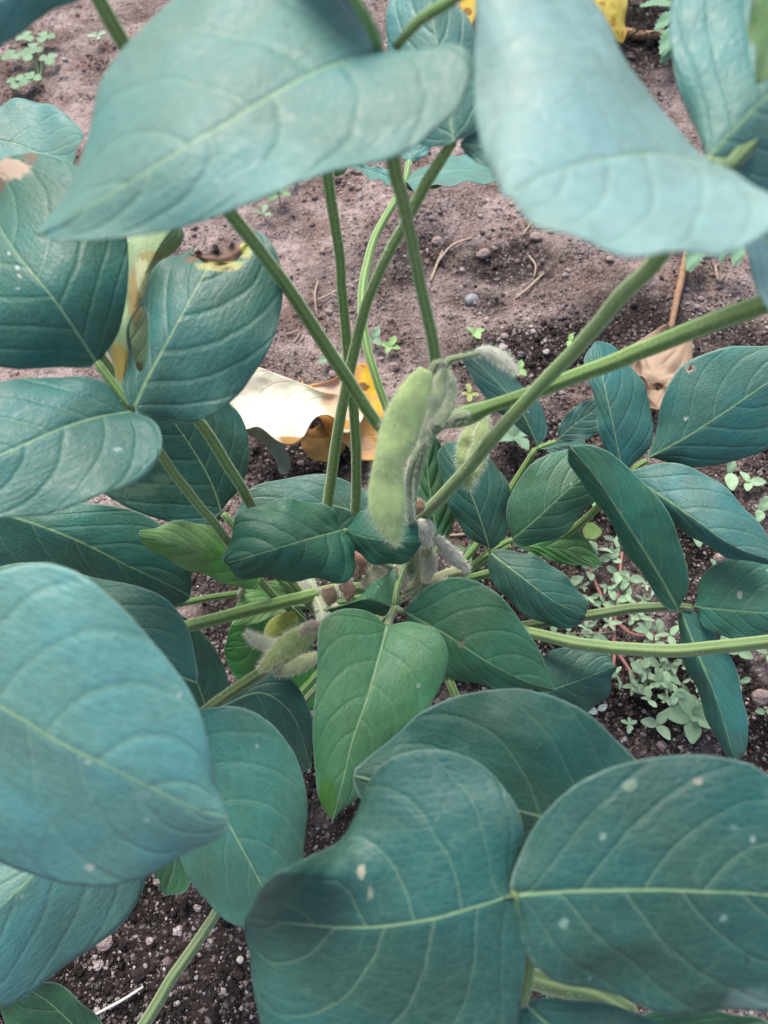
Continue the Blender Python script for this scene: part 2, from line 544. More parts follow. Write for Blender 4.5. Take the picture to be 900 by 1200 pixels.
    md = o.modifiers.new('thickness', 'SOLIDIFY')
    md.thickness = thick; md.offset = -1.0; md.material_offset = 1; md.material_offset_rim = 0
    md.use_even_offset = False
    if label: o['label'] = label
    return o

# ================================================================== SETTING: soil
def soil_h(x, y):
    h = 0.020 * fbm(x * 7 + 3, y * 7, 3, 1) + 0.010 * fbm(x * 28, y * 28 + 5, 3, 2)
    for (px, py, rx, ry, a) in HOLLOWS:
        g = G(px, py)
        h = h + a * np.exp(-(((x - g[0]) / rx) ** 2 + ((y - g[1]) / ry) ** 2))
    return h
HOLLOWS = [(590, 300, .035, .03, -.010), (650, 395, .05, .035, .004), (500, 240, .06, .05, .006), (330, 540, .06, .03, -.012),
           (760, 45, .06, .05, -.012), (840, 330, .07, .04, .005), (200, 1120, .05, .05, -.004)]
def fine_h(x, y):
    a = np.abs(fbm(x * 70, y * 70, 3, 8)) * -0.006
    b = fbm(x * 190, y * 190, 3, 9) * 0.0042
    c = np.maximum(0, fbm(x * 110 + 9, y * 110, 2, 19) - 0.08) * 0.012
    return a + b + c
DAMP_SHADE_SPOTS = [(170, 1140, .11, .10, 1.0), (330, 960, .10, .07, .95), (270, 690, .09, .05, .8), (330, 530, .06, .03, 1.0), (690, 600, .10, .06, .85),  # damp soil patches; the one below the cream fallen leaf is its painted shade
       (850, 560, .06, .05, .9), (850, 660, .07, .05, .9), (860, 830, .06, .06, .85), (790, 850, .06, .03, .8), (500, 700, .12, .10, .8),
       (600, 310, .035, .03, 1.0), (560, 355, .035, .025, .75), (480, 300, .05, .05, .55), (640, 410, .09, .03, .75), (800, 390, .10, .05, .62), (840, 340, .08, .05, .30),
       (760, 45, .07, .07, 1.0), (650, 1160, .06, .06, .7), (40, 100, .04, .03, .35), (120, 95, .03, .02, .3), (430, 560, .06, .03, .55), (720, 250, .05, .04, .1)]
def damp_shade_mask(x, y):
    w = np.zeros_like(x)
    for (px, py, rx, ry, a) in DAMP_SHADE_SPOTS:
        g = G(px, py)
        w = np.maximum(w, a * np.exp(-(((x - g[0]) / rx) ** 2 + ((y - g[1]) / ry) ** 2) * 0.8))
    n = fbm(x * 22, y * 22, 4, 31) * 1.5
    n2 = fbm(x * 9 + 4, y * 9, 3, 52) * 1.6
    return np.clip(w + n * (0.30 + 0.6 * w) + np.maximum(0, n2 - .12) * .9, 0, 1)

def soil_material(name, crumb=False):
    k = NT(name)
    at = k.n('Attribute', attribute_name='damp_shade')
    w = k.sep(at.outputs['Color'])
    tc = k.n('TexCoord').outputs['Object']
    n1 = k.noise(tc, 160.0, 6, 0.65)
    n2 = k.noise(tc, 900.0, 4, 0.6)
    n3 = k.noise(tc, 25.0, 4, 0.6)
    dry = k.mix(n1, (0.22, 0.160, 0.142), (0.47, 0.375, 0.345))
    dry = k.mix(k.ramp(n3, 0.42, 0.66, 0, 0.8), dry, (0.18, 0.115, 0.092))
    damp_shade = k.mix(n1, (0.009, 0.0065, 0.006), (0.050, 0.037, 0.033))
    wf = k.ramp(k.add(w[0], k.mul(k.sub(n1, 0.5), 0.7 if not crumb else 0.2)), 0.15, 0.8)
    c = k.mix(wf, dry, damp_shade)
    if crumb:
        c = k.mix(w[1], c, (0.50, 0.43, 0.40))
    c = k.mix(k.ramp(n2, 0.62, 0.78, 0, 0.35), c, (0.42, 0.35, 0.32))
    c = k.mix(k.ramp(n2, 0.38, 0.25, 0, 0.45), c, (0.05, 0.033, 0.028))
    wv = k.n('VectorMath', operation='ADD')
    k.put(wv.inputs[0], tc)
    nn = k.n('TexNoise'); k.put(nn.inputs['Vector'], tc); nn.inputs['Scale'].default_value = 300.0
    sc = k.n('VectorMath', operation='SCALE'); k.put(sc.inputs[0], nn.outputs['Color']); sc.inputs['Scale'].default_value = 0.004
    k.put(wv.inputs[1], sc.outputs[0])
    va = k.voronoi(wv.outputs[0], 330.0); vb = k.voronoi(wv.outputs[0], 800.0)
    ca = k.sep(va.outputs['Color']); cb = k.sep(vb.outputs['Color'])
    ga = k.ramp(va.outputs['Distance'], 0.15, 0.65, 1.0, 0.0); gb = k.ramp(vb.outputs['Distance'], 0.15, 0.65, 1.0, 0.0)
    if not crumb:
        c = k.mix(k.mul(k.math('GREATER_THAN', ca[0], 0.72), k.mul(ga, 0.45)), c, (0.42, 0.35, 0.325))
        c = k.mix(k.mul(k.math('GREATER_THAN', cb[0], 0.80), k.mul(gb, 0.5)), c, (0.44, 0.37, 0.345))
        c = k.mix(k.mul(k.math('LESS_THAN', cb[1], 0.25), 0.35), c, (0.05, 0.036, 0.032))
    n4 = k.noise(tc, 16.0, 3, 0.5)
    rough = k.ramp(n4, 0.42, 0.56, 0.25, 1.0)
    hgt = k.add(k.mul(n1, 1.2), k.mul(rough, k.add(n2, k.add(k.mul(ga, k.add(0.5, ca[2])), k.mul(gb, 0.5)))))
    return k.bsdf(c, 0.92, k.bump(hgt, 1.0, 0.0022), 0.15)

M_SOIL = soil_material('soil')
M_CRUMB = soil_material('soil_crumb', True)

def build_soil():
    x0, x1, y0, y1 = -0.44, 0.44, -0.10, 0.80
    st = 0.0022
    def axis(a, b):
        mid = np.arange(a, b + st / 2, st)
        g = []; s = st; p = 0
        while p < 40:
            s *= 1.35; p += s; g.append(p)
        g = np.array(g)
        return np.concatenate([(a - g)[::-1], mid, mid[-1] + g])
    xs, ys = axis(x0, x1), axis(y0, y1)
    X, Y = np.meshgrid(xs, ys, indexing='ij')
    near = np.clip(1.0 - np.maximum(np.maximum(x0 - X, X - x1), np.maximum(y0 - Y, Y - y1)) * 4, 0, 1)
    Z = soil_h(X, Y) + fine_h(X, Y) * near
    V = np.stack([X, Y, Z], -1).reshape(-1, 3).astype(np.float32)
    nx, ny = len(xs), len(ys)
    I = np.arange(nx * ny).reshape(nx, ny)
    F = np.stack([I[:-1, :-1], I[1:, :-1], I[1:, 1:], I[:-1, 1:]], -1).reshape(-1, 4).astype(np.int32)
    me = bpy.data.meshes.new('soil')
    me.vertices.add(len(V)); me.vertices.foreach_set('co', V.ravel())
    me.loops.add(F.size); me.loops.foreach_set('vertex_index', F.ravel())
    me.polygons.add(len(F)); me.polygons.foreach_set('loop_start', np.arange(0, F.size, 4, dtype=np.int32))
    me.polygons.foreach_set('use_smooth', np.ones(len(F), bool))
    me.update(calc_edges=True)
    w = damp_shade_mask(X, Y).ravel()
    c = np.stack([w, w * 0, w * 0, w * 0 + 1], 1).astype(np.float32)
    me.color_attributes.new('damp_shade', 'FLOAT_COLOR', 'POINT').data.foreach_set('color', c.ravel())
    me.materials.append(M_SOIL)
    o = bpy.data.objects.new('soil', me); COL.objects.link(o)
    tag(o, kind='structure')
build_soil()
def ground_z(x, y):
    x = np.asarray([x], float); y = np.asarray([y], float)
    return float((soil_h(x, y) + fine_h(x, y))[0])
def on_soil(px, py):
    g = G(px, py)
    for _ in range(3):
        g = G(px, py, ground_z(g[0], g[1]))
    return g

def ico():
    import bmesh
    out = []
    for sub in (1, 2):
        bm = bmesh.new(); bmesh.ops.create_icosphere(bm, subdivisions=sub, radius=1)
        out.append((np.array([v.co[:] for v in bm.verts]), np.array([[v.index for v in f.verts] for f in bm.faces])))
        bm.free()
    return out
ICO = ico()

def build_crumbs():
    Vs, Fs, Cs, off = [], [], [], 0
    for lvl, n, lo, hi, pw in ((0, 62000, 0.00040, 0.00125, 1.7), (1, 5500, 0.0010, 0.0027, 2.4)):
        tv, tf = ICO[lvl]
        # spread evenly over the picture, so that near soil gets as many crumbs per pixel as far soil
        px = RNG.uniform(-60, 960, n * 3); py = RNG.uniform(-40, 1260, n * 3)
        a = (px - 450) / FPX; b = -(py - 600) / FPX
        t = -H / (FW[2] + b * UP[2])
        x = t * a; y = t * (FW[1] + b * UP[1])
        clump = fbm(x * 30, y * 30, 3, 77) + 0.15 * damp_shade_mask(x, y)
        keep = np.argsort(-(clump + RNG.normal(0, 0.16, len(x))))[:n]
        x, y = x[keep], y[keep]
        r = lo + (hi - lo) * RNG.random(n) ** pw
        z = soil_h(x, y) + fine_h(x, y) + r * 0.25
        rad = 1 + RNG.normal(0, 0.16, (n, len(tv), 1))
        sc = np.stack([RNG.uniform(.8, 1.25, n), RNG.uniform(.8, 1.25, n), RNG.uniform(.6, .95, n)], 1)
        ang = RNG.random(n) * 6.283
        v = tv[None] * rad * sc[:, None] * r[:, None, None]
        ca, sa = np.cos(ang)[:, None], np.sin(ang)[:, None]
        v = np.stack([v[..., 0] * ca - v[..., 1] * sa, v[..., 0] * sa + v[..., 1] * ca, v[..., 2]], -1)
        v = v + np.stack([x, y, z], 1)[:, None]
        Vs.append(v.reshape(-1, 3))
        Fs.append((tf[None] + (off + np.arange(n) * len(tv))[:, None, None]).reshape(-1, 3)); off += n * len(tv)
        w = np.clip(damp_shade_mask(x, y) + RNG.normal(-0.05, 0.22, n), 0, 1)
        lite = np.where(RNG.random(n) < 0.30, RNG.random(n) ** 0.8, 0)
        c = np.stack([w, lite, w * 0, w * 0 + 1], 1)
        Cs.append(np.repeat(c, len(tv), 0))
    V = np.vstack(Vs).astype(np.float32); F = np.vstack(Fs).astype(np.int32); C = np.vstack(Cs).astype(np.float32)
    me = bpy.data.meshes.new('soil_crumbs')
    me.vertices.add(len(V)); me.vertices.foreach_set('co', V.ravel())
    me.loops.add(F.size); me.loops.foreach_set('vertex_index', F.ravel())
    me.polygons.add(len(F)); me.polygons.foreach_set('loop_start', np.arange(0, F.size, 3, dtype=np.int32))
    me.polygons.foreach_set('use_smooth', np.ones(len(F), bool))
    me.update(calc_edges=True)
    me.color_attributes.new('damp_shade', 'FLOAT_COLOR', 'POINT').data.foreach_set('color', C.ravel())
    me.materials.append(M_CRUMB)
    o = bpy.data.objects.new('soil_crumbs', me); COL.objects.link(o)
    tag(o, 'loose crumbs and grit lying all over the brown soil', 'soil crumbs', kind='stuff')
build_crumbs()

# ================================================================== THE SOYBEAN PLANT
C_BLUE = (0.029, 0.117, 0.089)
C_TEAL = (0.029, 0.117, 0.077)
C_DEEP = (0.024, 0.096, 0.068)
C_DARK = (0.026, 0.110, 0.044)
C_GREEN = (0.056, 0.180, 0.066)
C_YOUNG = (0.165, 0.350, 0.090)
C_PALE = (0.074, 0.195, 0.160)
C_MIST = (0.165, 0.282, 0.254)
BROWN, TAN, YEL = (0.16, 0.085, 0.045), (0.42, 0.30, 0.20), (.42, .42, .12)

base = on_soil(492, 700)
plant = empty('soybean_plant', base)
tag(plant, 'large soybean plant with hairy green pods filling the middle of the picture', 'soybean plant')

tube('stem', [(492, 702, .600, 16), (488, 680, .54, 18), (482, 645, .47, 20), (478, 600, .415, 18), (482, 562, .375, 17), (496, 512, .335, 18), (513, 462, .305, 20), (520, 432, .292, 17)],
     plant, (0.16, 0.19, 0.09), 2.6, 0.0019, hmat=M_WHAIR)

def leaf(stalks, *leaflets, stem_color=GREEN_STALK, hair=1.0, hl=0.0013, root=None, label=None):
    """one compound leaf: its stalk(s) and its leaflets as children"""
    root = root or plant
    s0 = stalks[0][0]
    o = empty('leaf', Vector(P(s0[0], s0[1], s0[2])) - wloc(root), root)
    if label: o['label'] = label
    for st in stalks:
        tube('petiole', st, o, stem_color, hair, hl)
    for a, kw in leaflets:
        blade('leaflet', *a, o, **kw)
    return o
def B(mid, L, Rr, d, color, **kw):
    kw['color'] = color
    return ((mid, L, Rr, d), kw)

# -- the big blurred leaflet over the top, its stalk and the sister stalks
leaf([[(512, 432, .298, 15), (508, 410, .290, 14), (495, 340, .262, 14), (475, 250, .225, 15), (460, 180, .200, 17), (452, 110, .186, 16), (447, 64, .178, 13)],
      [(447, 64, .177, 11), (430, 22, .170, 13), (412, -10, .165, 13), (395, -50, .16, 13)],
      [(464, 58, .183, 10), (490, 27, .178, 13), (535, -2, .170, 14), (580, -40, .165, 14)]],
     B([(447, 62), (410, 70), (345, 96), (250, 155), (150, 216), (42, 274)],
       [(440, 30), (400, -25), (320, -50), (245, -30), (190, 2), (155, 45), (125, 95), (103, 150), (75, 212)],
       [(485, 56), (532, 52), (552, 70), (543, 125), (482, 176), (400, 198), (300, 240), (200, 265), (105, 281)],
       (.176, .168), C_PALE, dl=.020, dr=-.004, arch=-.008, quilt=.0006, wave=.0012, nu=72, nv=56),
     B([(395, -50), (380, -150), (360, -260)], [(330, -90), (300, -170), (330, -240)], [(450, -90), (460, -180), (410, -250)], (.16, .19), C_PALE),
     B([(580, -40), (650, -120), (700, -200)], [(580, -120), (630, -190)], [(660, -60), (710, -130)], (.165, .19), C_PALE),
     hair=.5)

# -- pale leaflet close to the lens, top right
leaf([[(490, 606, .440, 15), (520, 580, .398, 16), (592, 497, .318, 16), (645, 440, .280, 17), (687, 394, .252, 18), (733, 344, .222, 20), (778, 296, .196, 21), (815, 235, .184, 22), (832, 192, .174, 16)]],
     B([(832, 190), (770, 179), (700, 187), (640, 206), (592, 232)],
       [(812, 178), (772, 120), (730, 60), (690, 0), (650, -50), (605, -75), (572, -50), (556, 10), (553, 100), (567, 175)],
       [(868, 205), (908, 240), (905, 270), (868, 288), (800, 303), (720, 296), (640, 266)],
       (.160, .142), C_MIST, dl=.020, dr=-.014, arch=-.004, quilt=.0005, wave=.0012, nu=72, nv=56),
     B([(840, 205), (930, 330), (1010, 470)], [(930, 250), (1000, 340), (1020, 420)], [(905, 380), (950, 450)], (.178, .2), C_MIST),
     hair=.35, stem_color=(0.15, 0.32, 0.055))

# -- stalk leaving to the right, its leaf outside the picture
leaf([[(512, 497, .335, 12), (526, 493, .332, 17), (538, 489, .330, 23), (552, 484, .328, 24), (570, 477, .325, 17), (620, 461, .315, 17), (700, 431, .295, 19), (800, 391, .262, 22), (905, 352, .224, 25), (990, 320, .21, 24)]],
     B([(990, 320), (1090, 290), (1190, 270)], [(1040, 240), (1130, 220)], [(1060, 350), (1150, 330)], (.21, .19), C_PALE),
     B([(985, 322), (1030, 420), (1040, 520)], [(1080, 380), (1090, 470)], [(980, 390), (990, 470)], (.21, .23), C_PALE),
     hair=.6, stem_color=(0.15, 0.30, 0.06))

# -- long stalk to the upper left corner
leaf([[(468, 520, .375, 12), (445, 500, .365, 14), (400, 432, .338, 16), (340, 342, .300, 16), (300, 288, .276, 16), (262, 238, .256, 17), (200, 140, .226, 17), (140, 42, .205, 18), (112, -10, .196, 18), (100, -42, .192, 15)]],
     B([(100, -42), (60, -30), (10, -5), (-80, 55)], [(60, -75), (0, -70), (-60, -20)], [(103, -15), (88, 3), (58, 18), (26, 34), (-15, 66)],
       (.192, .20), C_PALE, dl=.01, dr=.006, quilt=.0006),
     hair=.7, hl=.0011)

# -- leaf seen behind the big leaflet, on the stalk that runs up behind it
leaf([[(382, 604, .465, 12), (388, 560, .445, 13), (400, 480, .410, 13), (412, 425, .385, 13), (432, 350, .350, 12), (470, 270, .310, 13), (505, 205, .280, 14), (530, 165, .262, 11)]],
     B([(532, 166), (522, 110), (510, 40), (500, -60)], [(500, 172), (476, 158), (456, 95), (455, 20), (470, -35)], [(560, 152), (566, 90), (552, 35), (536, 0), (520, -35)],
       (.258, .26), C_PALE, dl=.01, dr=.006),
     B([(540, 168), (590, 170), (650, 150)], [(570, 130), (620, 120)], [(570, 195), (620, 190)], (.262, .27), C_PALE),
     hair=1.3, hl=.0012)
leaf([[(417, 602, .470, 12), (417, 520, .432, 12), (408, 420, .392, 12), (397, 300, .350, 12), (384, 204, .32, 13), (380, 180, .315, 12)]],
     B([(378, 195), (350, 120), (330, 20)], [(310, 150), (290, 80)], [(390, 140), (380, 60)], (.312, .30), C_TEAL),
     B([(376, 206), (366, 196), (357, 182)], [(364, 206)], [(374, 192)], (.318, .30), GREEN_STALK, nu=16, nv=12),
     B([(392, 206), (402, 196), (408, 182)], [(404, 204)], [(393, 192)], (.318, .30), GREEN_STALK, nu=16, nv=12),
     hair=1.3, hl=.0012)
# -- far small leaf on a thin stalk
leaf([[(458, 492, .430, 9), (440, 440, .425, 10), (427, 390, .428, 11), (426, 335, .440, 11), (438, 280, .455, 10), (462, 238, .470, 9), (474, 214, .48, 8), (479, 190, .49, 8)]],
     B([(476, 213), (510, 203), (550, 200), (600, 207)], [(495, 196), (525, 184), (560, 180), (590, 190)], [(490, 222), (520, 218), (560, 214), (590, 212)], (.478, .48), C_PALE, dr=-.03, dl=.02),
     B([(473, 214), (490, 216), (530, 212)], [(490, 206), (515, 205)], [(480, 224), (505, 221), (524, 215)], (.483, .49), (0.08, 0.16, 0.03), flip=True),
     B([(479, 190), (490, 172), (500, 140)], [(468, 180), (472, 160)], [(500, 180), (508, 160)], (.49, .5), C_PALE),
     B([(472, 214), (448, 205), (410, 192)], [(458, 200), (430, 194)], [(455, 216), (430, 208)], (.48, .5), C_PALE, dr=-.02),
     hair=1.0, hl=.0009)

# -- left: leaf at the left border
leaf([[(474, 650, .48, 8), (380, 640, .50, 8), (300, 590, .525, 8), (240, 545, .51, 8), (165, 475, .43, 9), (80, 360, .38, 10), (-10, 230, .36, 11), (-40, 162, .345, 11)]],
     B([(-40, 162), (18, 168), (50, 179), (98, 163)], [(-20, 130), (0, 122), (35, 117), (68, 128), (92, 148)], [(-10, 200), (40, 205), (85, 192)], (.345, .335), C_PALE, dl=.01, dr=-.012, arch=.006))
# -- left: three broad leaflets
LEAF_IJK = leaf([[(356, 730, .475, 9), (310, 686, .432, 9), (265, 632, .385, 10), (225, 580, .345, 11), (190, 535, .315, 11), (156, 482, .288, 11)],
      [(156, 482, .287, 11), (136, 456, .284, 11), (113, 425, .281, 10)]],
     B([(113, 424), (64, 352), (17, 294), (-2, 262), (-10, 215)],
       [(62, 431), (0, 428), (-70, 390), (-80, 320), (-55, 240)],
       [(136, 400), (148, 345), (152, 285), (132, 228), (92, 194), (60, 183), (30, 182), (2, 190)],
       (.281, .268), C_TEAL, dl=.008, dr=.012, arch=-.012, droop=.03, quilt=.0012, nu=72, nv=52,
       dmg=[(14, 200, 26, 15, (.50, .34, .24)), (38, 184, 10, 12, BROWN), (-10, 215, 20, 14, BROWN), (10, 297, 3.2, 4, (.6, .65, .6)), (20, 313, 4, 4, (.55, .6, .55)), (23, 323, 3, 2.5, (.6, .65, .6)), (22, 338, 3.4, 3, (.5, .5, .5))]),
     B([(158, 478), (185, 420), (215, 365), (240, 320), (272, 262)],
       [(149, 452), (149, 410), (158, 365), (172, 330), (197, 304), (214, 291), (235, 276), (255, 266)],
       [(180, 492), (214, 497), (262, 478), (307, 424), (331, 358), (329, 312), (311, 280), (292, 266)],
       (.283, .300), C_BLUE, dl=.010, dr=.006, arch=-.008, quilt=.0022, wave=.002, nu=80, nv=60,
       holes=[(257, 275, 37, 37), (165, 397, 9.5, 40)],
       dmg=[(258, 312, 34, 8, YEL), (288, 291, 11, 17, YEL), (224, 302, 12, 6, BROWN), (262, 314, 30, 3.2, (.3, .16, .05))]),
     B([(153, 482), (110, 490), (70, 503), (0, 533), (-60, 556), (-95, 570)],
       [(131, 453), (80, 440), (20, 442), (-50, 475), (-90, 530)],
       [(184, 498), (190, 526), (166, 561), (100, 590), (20, 605), (-50, 604), (-85, 590)],
       (.283, .25), C_BLUE, dl=.010, dr=-.004, arch=-.006, quilt=.0009, nu=72, nv=52,
       dmg=[(138, 528, 7, 3, (.36, .45, .44))]),
     hair=.4, stem_color=(.14, .30, .05))
blade('withered_tip', [(222, 296), (242, 302), (266, 301), (291, 282)], [(238, 293), (260, 291), (279, 280)], [(238, 308), (264, 313), (288, 298)], (.297, .305), LEAF_IJK, (.20, .12, .09), wave=.004, nu=30, nv=20,
      mats=[M_DRY, M_DRY, M_DRY], dmg=[(262, 312, 36, 7, YEL), (290, 288, 9, 12, YEL), (250, 294, 16, 4, (.07, .05, .045))])
# -- the withered leaf half hidden behind them
leaf([[(375, 724, .478, 9), (345, 686, .455, 10), (297, 597, .405, 12), (270, 550, .375, 13), (234, 494, .345, 13), (200, 470, .335, 11), (140, 466, .33, 9)]],
     B([(140, 468), (150, 400), (163, 340), (180, 300), (205, 262)], [(126, 445), (128, 395), (136, 330), (144, 285), (165, 262), (190, 258)], [(168, 450), (184, 400), (188, 350), (200, 310), (208, 280)],
       (.335, .325), (0.24, 0.34, 0.17), dl=.01, dr=.01, wave=.004, quilt=.0016,
       dmg=[(158, 345, 9, 40, (.34, .22, .08)), (165, 325, 10, 34, (.48, .50, .28)), (176, 300, 20, 8, (.3, .25, .08)), (140, 425, 14, 26, (.50, .34, .05)), (160, 440, 12, 20, (.20, .10, .04)), (172, 380, 12, 22, (.40, .46, .26))],
       label='withered leaflet with yellow and brown edges'),
     hair=.45, stem_color=(.14, .29, .06))
# -- left, lower: dark leaves
leaf([[(478, 690, .53, 8), (400, 715, .52, 9), (330, 680, .49, 9), (262, 602, .46, 8)]],
     B([(260, 600), (245, 560), (215, 510), (185, 470), (165, 445)], [(240, 615), (200, 612), (140, 590), (105, 560), (110, 510), (130, 465)], [(284, 570), (292, 525), (285, 490), (270, 473), (230, 450), (190, 440)],
       (.46, .43), C_DEEP, dl=-.006, dr=.01, dmg=[(165, 575, 24, 9, (0.090, 0.165, 0.103)), (190, 562, 14, 8, (0.100, 0.185, 0.120))]),
     B([(268, 603), (235, 612), (195, 606), (180, 600)], [(250, 596), (215, 592)], [(240, 620), (205, 616)], (.465, .47), (.10, .17, .03), flip=True))
leaf([[(476, 640, .47, 7), (250, 700, .50, 8), (60, 700, .44, 9), (-50, 586, .37, 9)]],
     B([(-50, 585), (7, 603), (83, 630), (150, 663), (207, 690), (224, 700)], [(-20, 590), (40, 588), (110, 590), (175, 604), (212, 640), (226, 682)], [(-40, 660), (30, 685), (110, 706), (160, 712), (204, 711)],
       (.37, .41), C_TEAL, dl=.008, dr=.012, arch=-.008, quilt=.0011))
leaf([[(470, 690, .52, 15), (400, 690, .475, 14), (345, 702, .450, 15), (250, 726, .405, 15), (180, 746, .365, 15), (100, 765, .31, 15), (-30, 790, .22, 15), (-72, 800, .208, 14)],
      [(100, 765, .31, 10), (20, 745, .32, 10), (-62, 722, .325, 9)]],
     B([(-62, 722), (40, 730), (140, 765), (230, 800)], [(-30, 680), (0, 662), (40, 657), (105, 674), (155, 685), (197, 704), (222, 738)], [(-20, 780), (80, 800), (180, 812)],
       (.325, .335), C_TEAL, dl=.01, dr=.01, quilt=.0010),
     B([(-72, 800), (0, 828), (60, 865), (130, 900), (200, 935), (240, 951), (267, 958)],
       [(-60, 730), (-20, 683), (0, 669), (50, 659), (95, 673), (142, 711), (186, 761), (224, 813), (244, 870), (257, 922), (265, 943)],
       [(-75, 900), (-30, 985), (40, 1028), (110, 1036), (180, 1023), (225, 1001), (250, 985), (264, 972)],
       (.205, .212), (.086, .222, .186), dl=.006, dr=.010, arch=-.006, quilt=.0007, wave=.0014, nu=72, nv=56, seed=17,
       dmg=[(210, 815, 5, 5, (.42, .52, .50)), (103, 893, 5, 4, (.45, .52, .48)), (106, 1014, 8, 6, (.38, .42, .36)), (170, 932, 14, 6, (.18, .32, .29))]),
     hair=1.4, hl=.0014)
leaf([[(366, 735, .47, 10), (335, 765, .45, 14), (310, 785, .428, 14), (270, 812, .41, 14), (240, 833, .39, 13), (215, 850, .365, 13), (196, 862, .35, 12)]],
     B([(196, 862), (250, 935), (292, 1010), (332, 1088)],
       [(205, 835), (242, 831), (276, 828), (311, 842), (345, 883), (360, 935), (358, 1000), (350, 1050)],
       [(200, 920), (212, 1000), (230, 1045), (256, 1068), (290, 1085)],
       (.35, .335), (0.048, 0.165, 0.112), dl=.008, dr=.006, arch=-.01, quilt=.0009),
     B([(190, 865), (205, 940), (205, 1010), (194, 1050)], [(225, 930), (228, 1000), (220, 1042)], [(180, 940), (180, 1000), (184, 1040)], (.37, .42), C_GREEN, holes=[(184, 1036, 4, 7)]),
     B([(192, 866), (150, 905), (70, 990), (33, 1032), (0, 1062), (-70, 1120)], [(120, 900), (50, 950), (-10, 1010), (-60, 1070)], [(165, 960), (173, 1028), (150, 1072), (108, 1112), (55, 1148), (0, 1180), (-45, 1170)],
       (.345, .29), C_PALE, dl=.006, dr=.012, arch=-.008),
     hair=1.6, hl=.0015, stem_color=(.10, .17, .05))
leaf([[(480, 690, .54, 8), (300, 900, .47, 9), (258, 1062, .43, 12), (240, 1092, .43, 13), (200, 1150, .42, 14), (150, 1225, .41, 14), (120, 1245, .40, 10)]],
     B([(120, 1245), (90, 1205), (50, 1170), (15, 1150)], [(60, 1235), (10, 1205), (0, 1170)], [(128, 1215), (96, 1174), (66, 1154), (40, 1148)], (.40, .37), C_DARK),
     hair=1.0, hl=.0010, stem_color=(.15, .20, .09))

# -- centre front: three green leaflets
leaf([[(482, 650, .475, 8), (474, 662, .448, 7), (466, 688, .432, 7), (463, 712, .428, 8)], [(463, 712, .428, 8), (459, 722, .418, 8), (454, 733, .400, 9)], [(463, 712, .428, 7), (472, 717, .42, 7)]],
     B([(454, 732), (441, 780), (429, 822), (413, 868), (403, 910), (390, 962)],
       [(430, 716), (400, 713), (377, 727), (371, 790), (366, 860), (369, 905), (379, 942)],
       [(480, 727), (512, 740), (524, 766), (519, 800), (492, 842), (464, 872), (440, 902), (412, 940)],
       (.385, .355), C_GREEN, dl=.004, dr=.008, arch=-.010, quilt=.0012, nu=72, nv=52,
       dmg=[(385, 935, 12, 30, (.07, .20, .03))]),
     B([(474, 717), (520, 742), (570, 775), (612, 797), (652, 809)],
       [(495, 690), (535, 676), (573, 688), (602, 716), (629, 757), (646, 792)],
       [(478, 742), (503, 774), (540, 797), (595, 808)],
       (.412, .40), (.034, .145, .066), dl=.004, dr=.01, arch=-.012, quilt=.0012, dmg=[(541, 741, 2.4, 3, (.25, .24, .2)), (542, 751, 3, 4, (.08, .06, .05)), (541, 755, 4.5, 5, (.2, .22, .15))]),
     B([(461, 712), (432, 703), (402, 709), (370, 717)], [(468, 692), (462, 666), (440, 680), (414, 703), (388, 712)], [(450, 722), (420, 722), (390, 721)],
       (.43, .44), C_DARK, dl=.004, dr=.01, quilt=.0011),
     hair=1.2, hl=.001, stem_color=(.14, .22, .08))
# -- centre, crumpled leaflets under the pod
leaf([[(480, 672, .50, 7), (440, 655, .42, 7), (403, 622, .39, 7)]],
     B([(401, 621), (360, 632), (317, 645), (263, 661)], [(394, 604), (376, 590), (345, 586), (312, 588), (290, 598), (270, 628)], [(415, 640), (418, 663), (404, 681), (368, 680), (316, 680), (286, 674)],
       (.39, .375), (.024, .115, .060), dl=.012, dr=.012, arch=-.014, quilt=.007, wave=.0025, seed=5),
     B([(402, 621), (430, 630), (460, 634), (493, 634)], [(412, 608), (428, 597), (456, 590), (483, 605)], [(410, 641), (424, 653), (452, 662), (476, 657), (489, 647)],
       (.39, .38), (0.022, 0.107, 0.053), dl=.008, dr=.008, arch=-.006, quilt=.0012),
     hair=1.0, hl=.001)
leaf([[(474, 690, .54, 7), (360, 710, .53, 8), (286, 700, .51, 8), (284, 692, .47, 8), (300, 668, .416, 7)]],
     B([(305, 668), (260, 654), (215, 640), (162, 627)], [(285, 640), (262, 622), (232, 612), (195, 613)], [(300, 690), (262, 683), (226, 669), (186, 648)], (.415, .368), C_YOUNG, dl=.006, dr=.006, arch=-.006, quilt=.003,
       label='light green young leaflet'),
     stem_color=(.14, .24, .07))
leaf([[(478, 690, .54, 7), (460, 650, .53, 8), (440, 612, .515, 8)]],
     B([(440, 611), (390, 592), (340, 592), (270, 612)], [(436, 580), (385, 557), (330, 560), (292, 576)], [(420, 640), (350, 650), (290, 640)], (.51, .50), C_DEEP, dl=.008, dr=.01))
leaf([[(480, 690, .55, 7), (420, 700, .53, 7), (352, 688, .50, 7)]],
     B([(350, 688), (320, 700), (298, 714), (272, 732)], [(322, 680), (297, 690), (278, 706)], [(345, 712), (320, 722), (296, 732)], (.50, .48), (.17, .34, .10), label='light green young leaflet'),
     B([(366, 745), (330, 750), (300, 756), (262, 760)], [(350, 712), (310, 712), (275, 726)], [(368, 830), (325, 828), (290, 808), (268, 782)], (.53, .50), (.042, .150, .030), quilt=.005),
     B([(352, 690), (322, 660), (300, 640)], [(325, 680)], [(340, 660)], (.50, .50), C_GREEN, nu=32, nv=24))
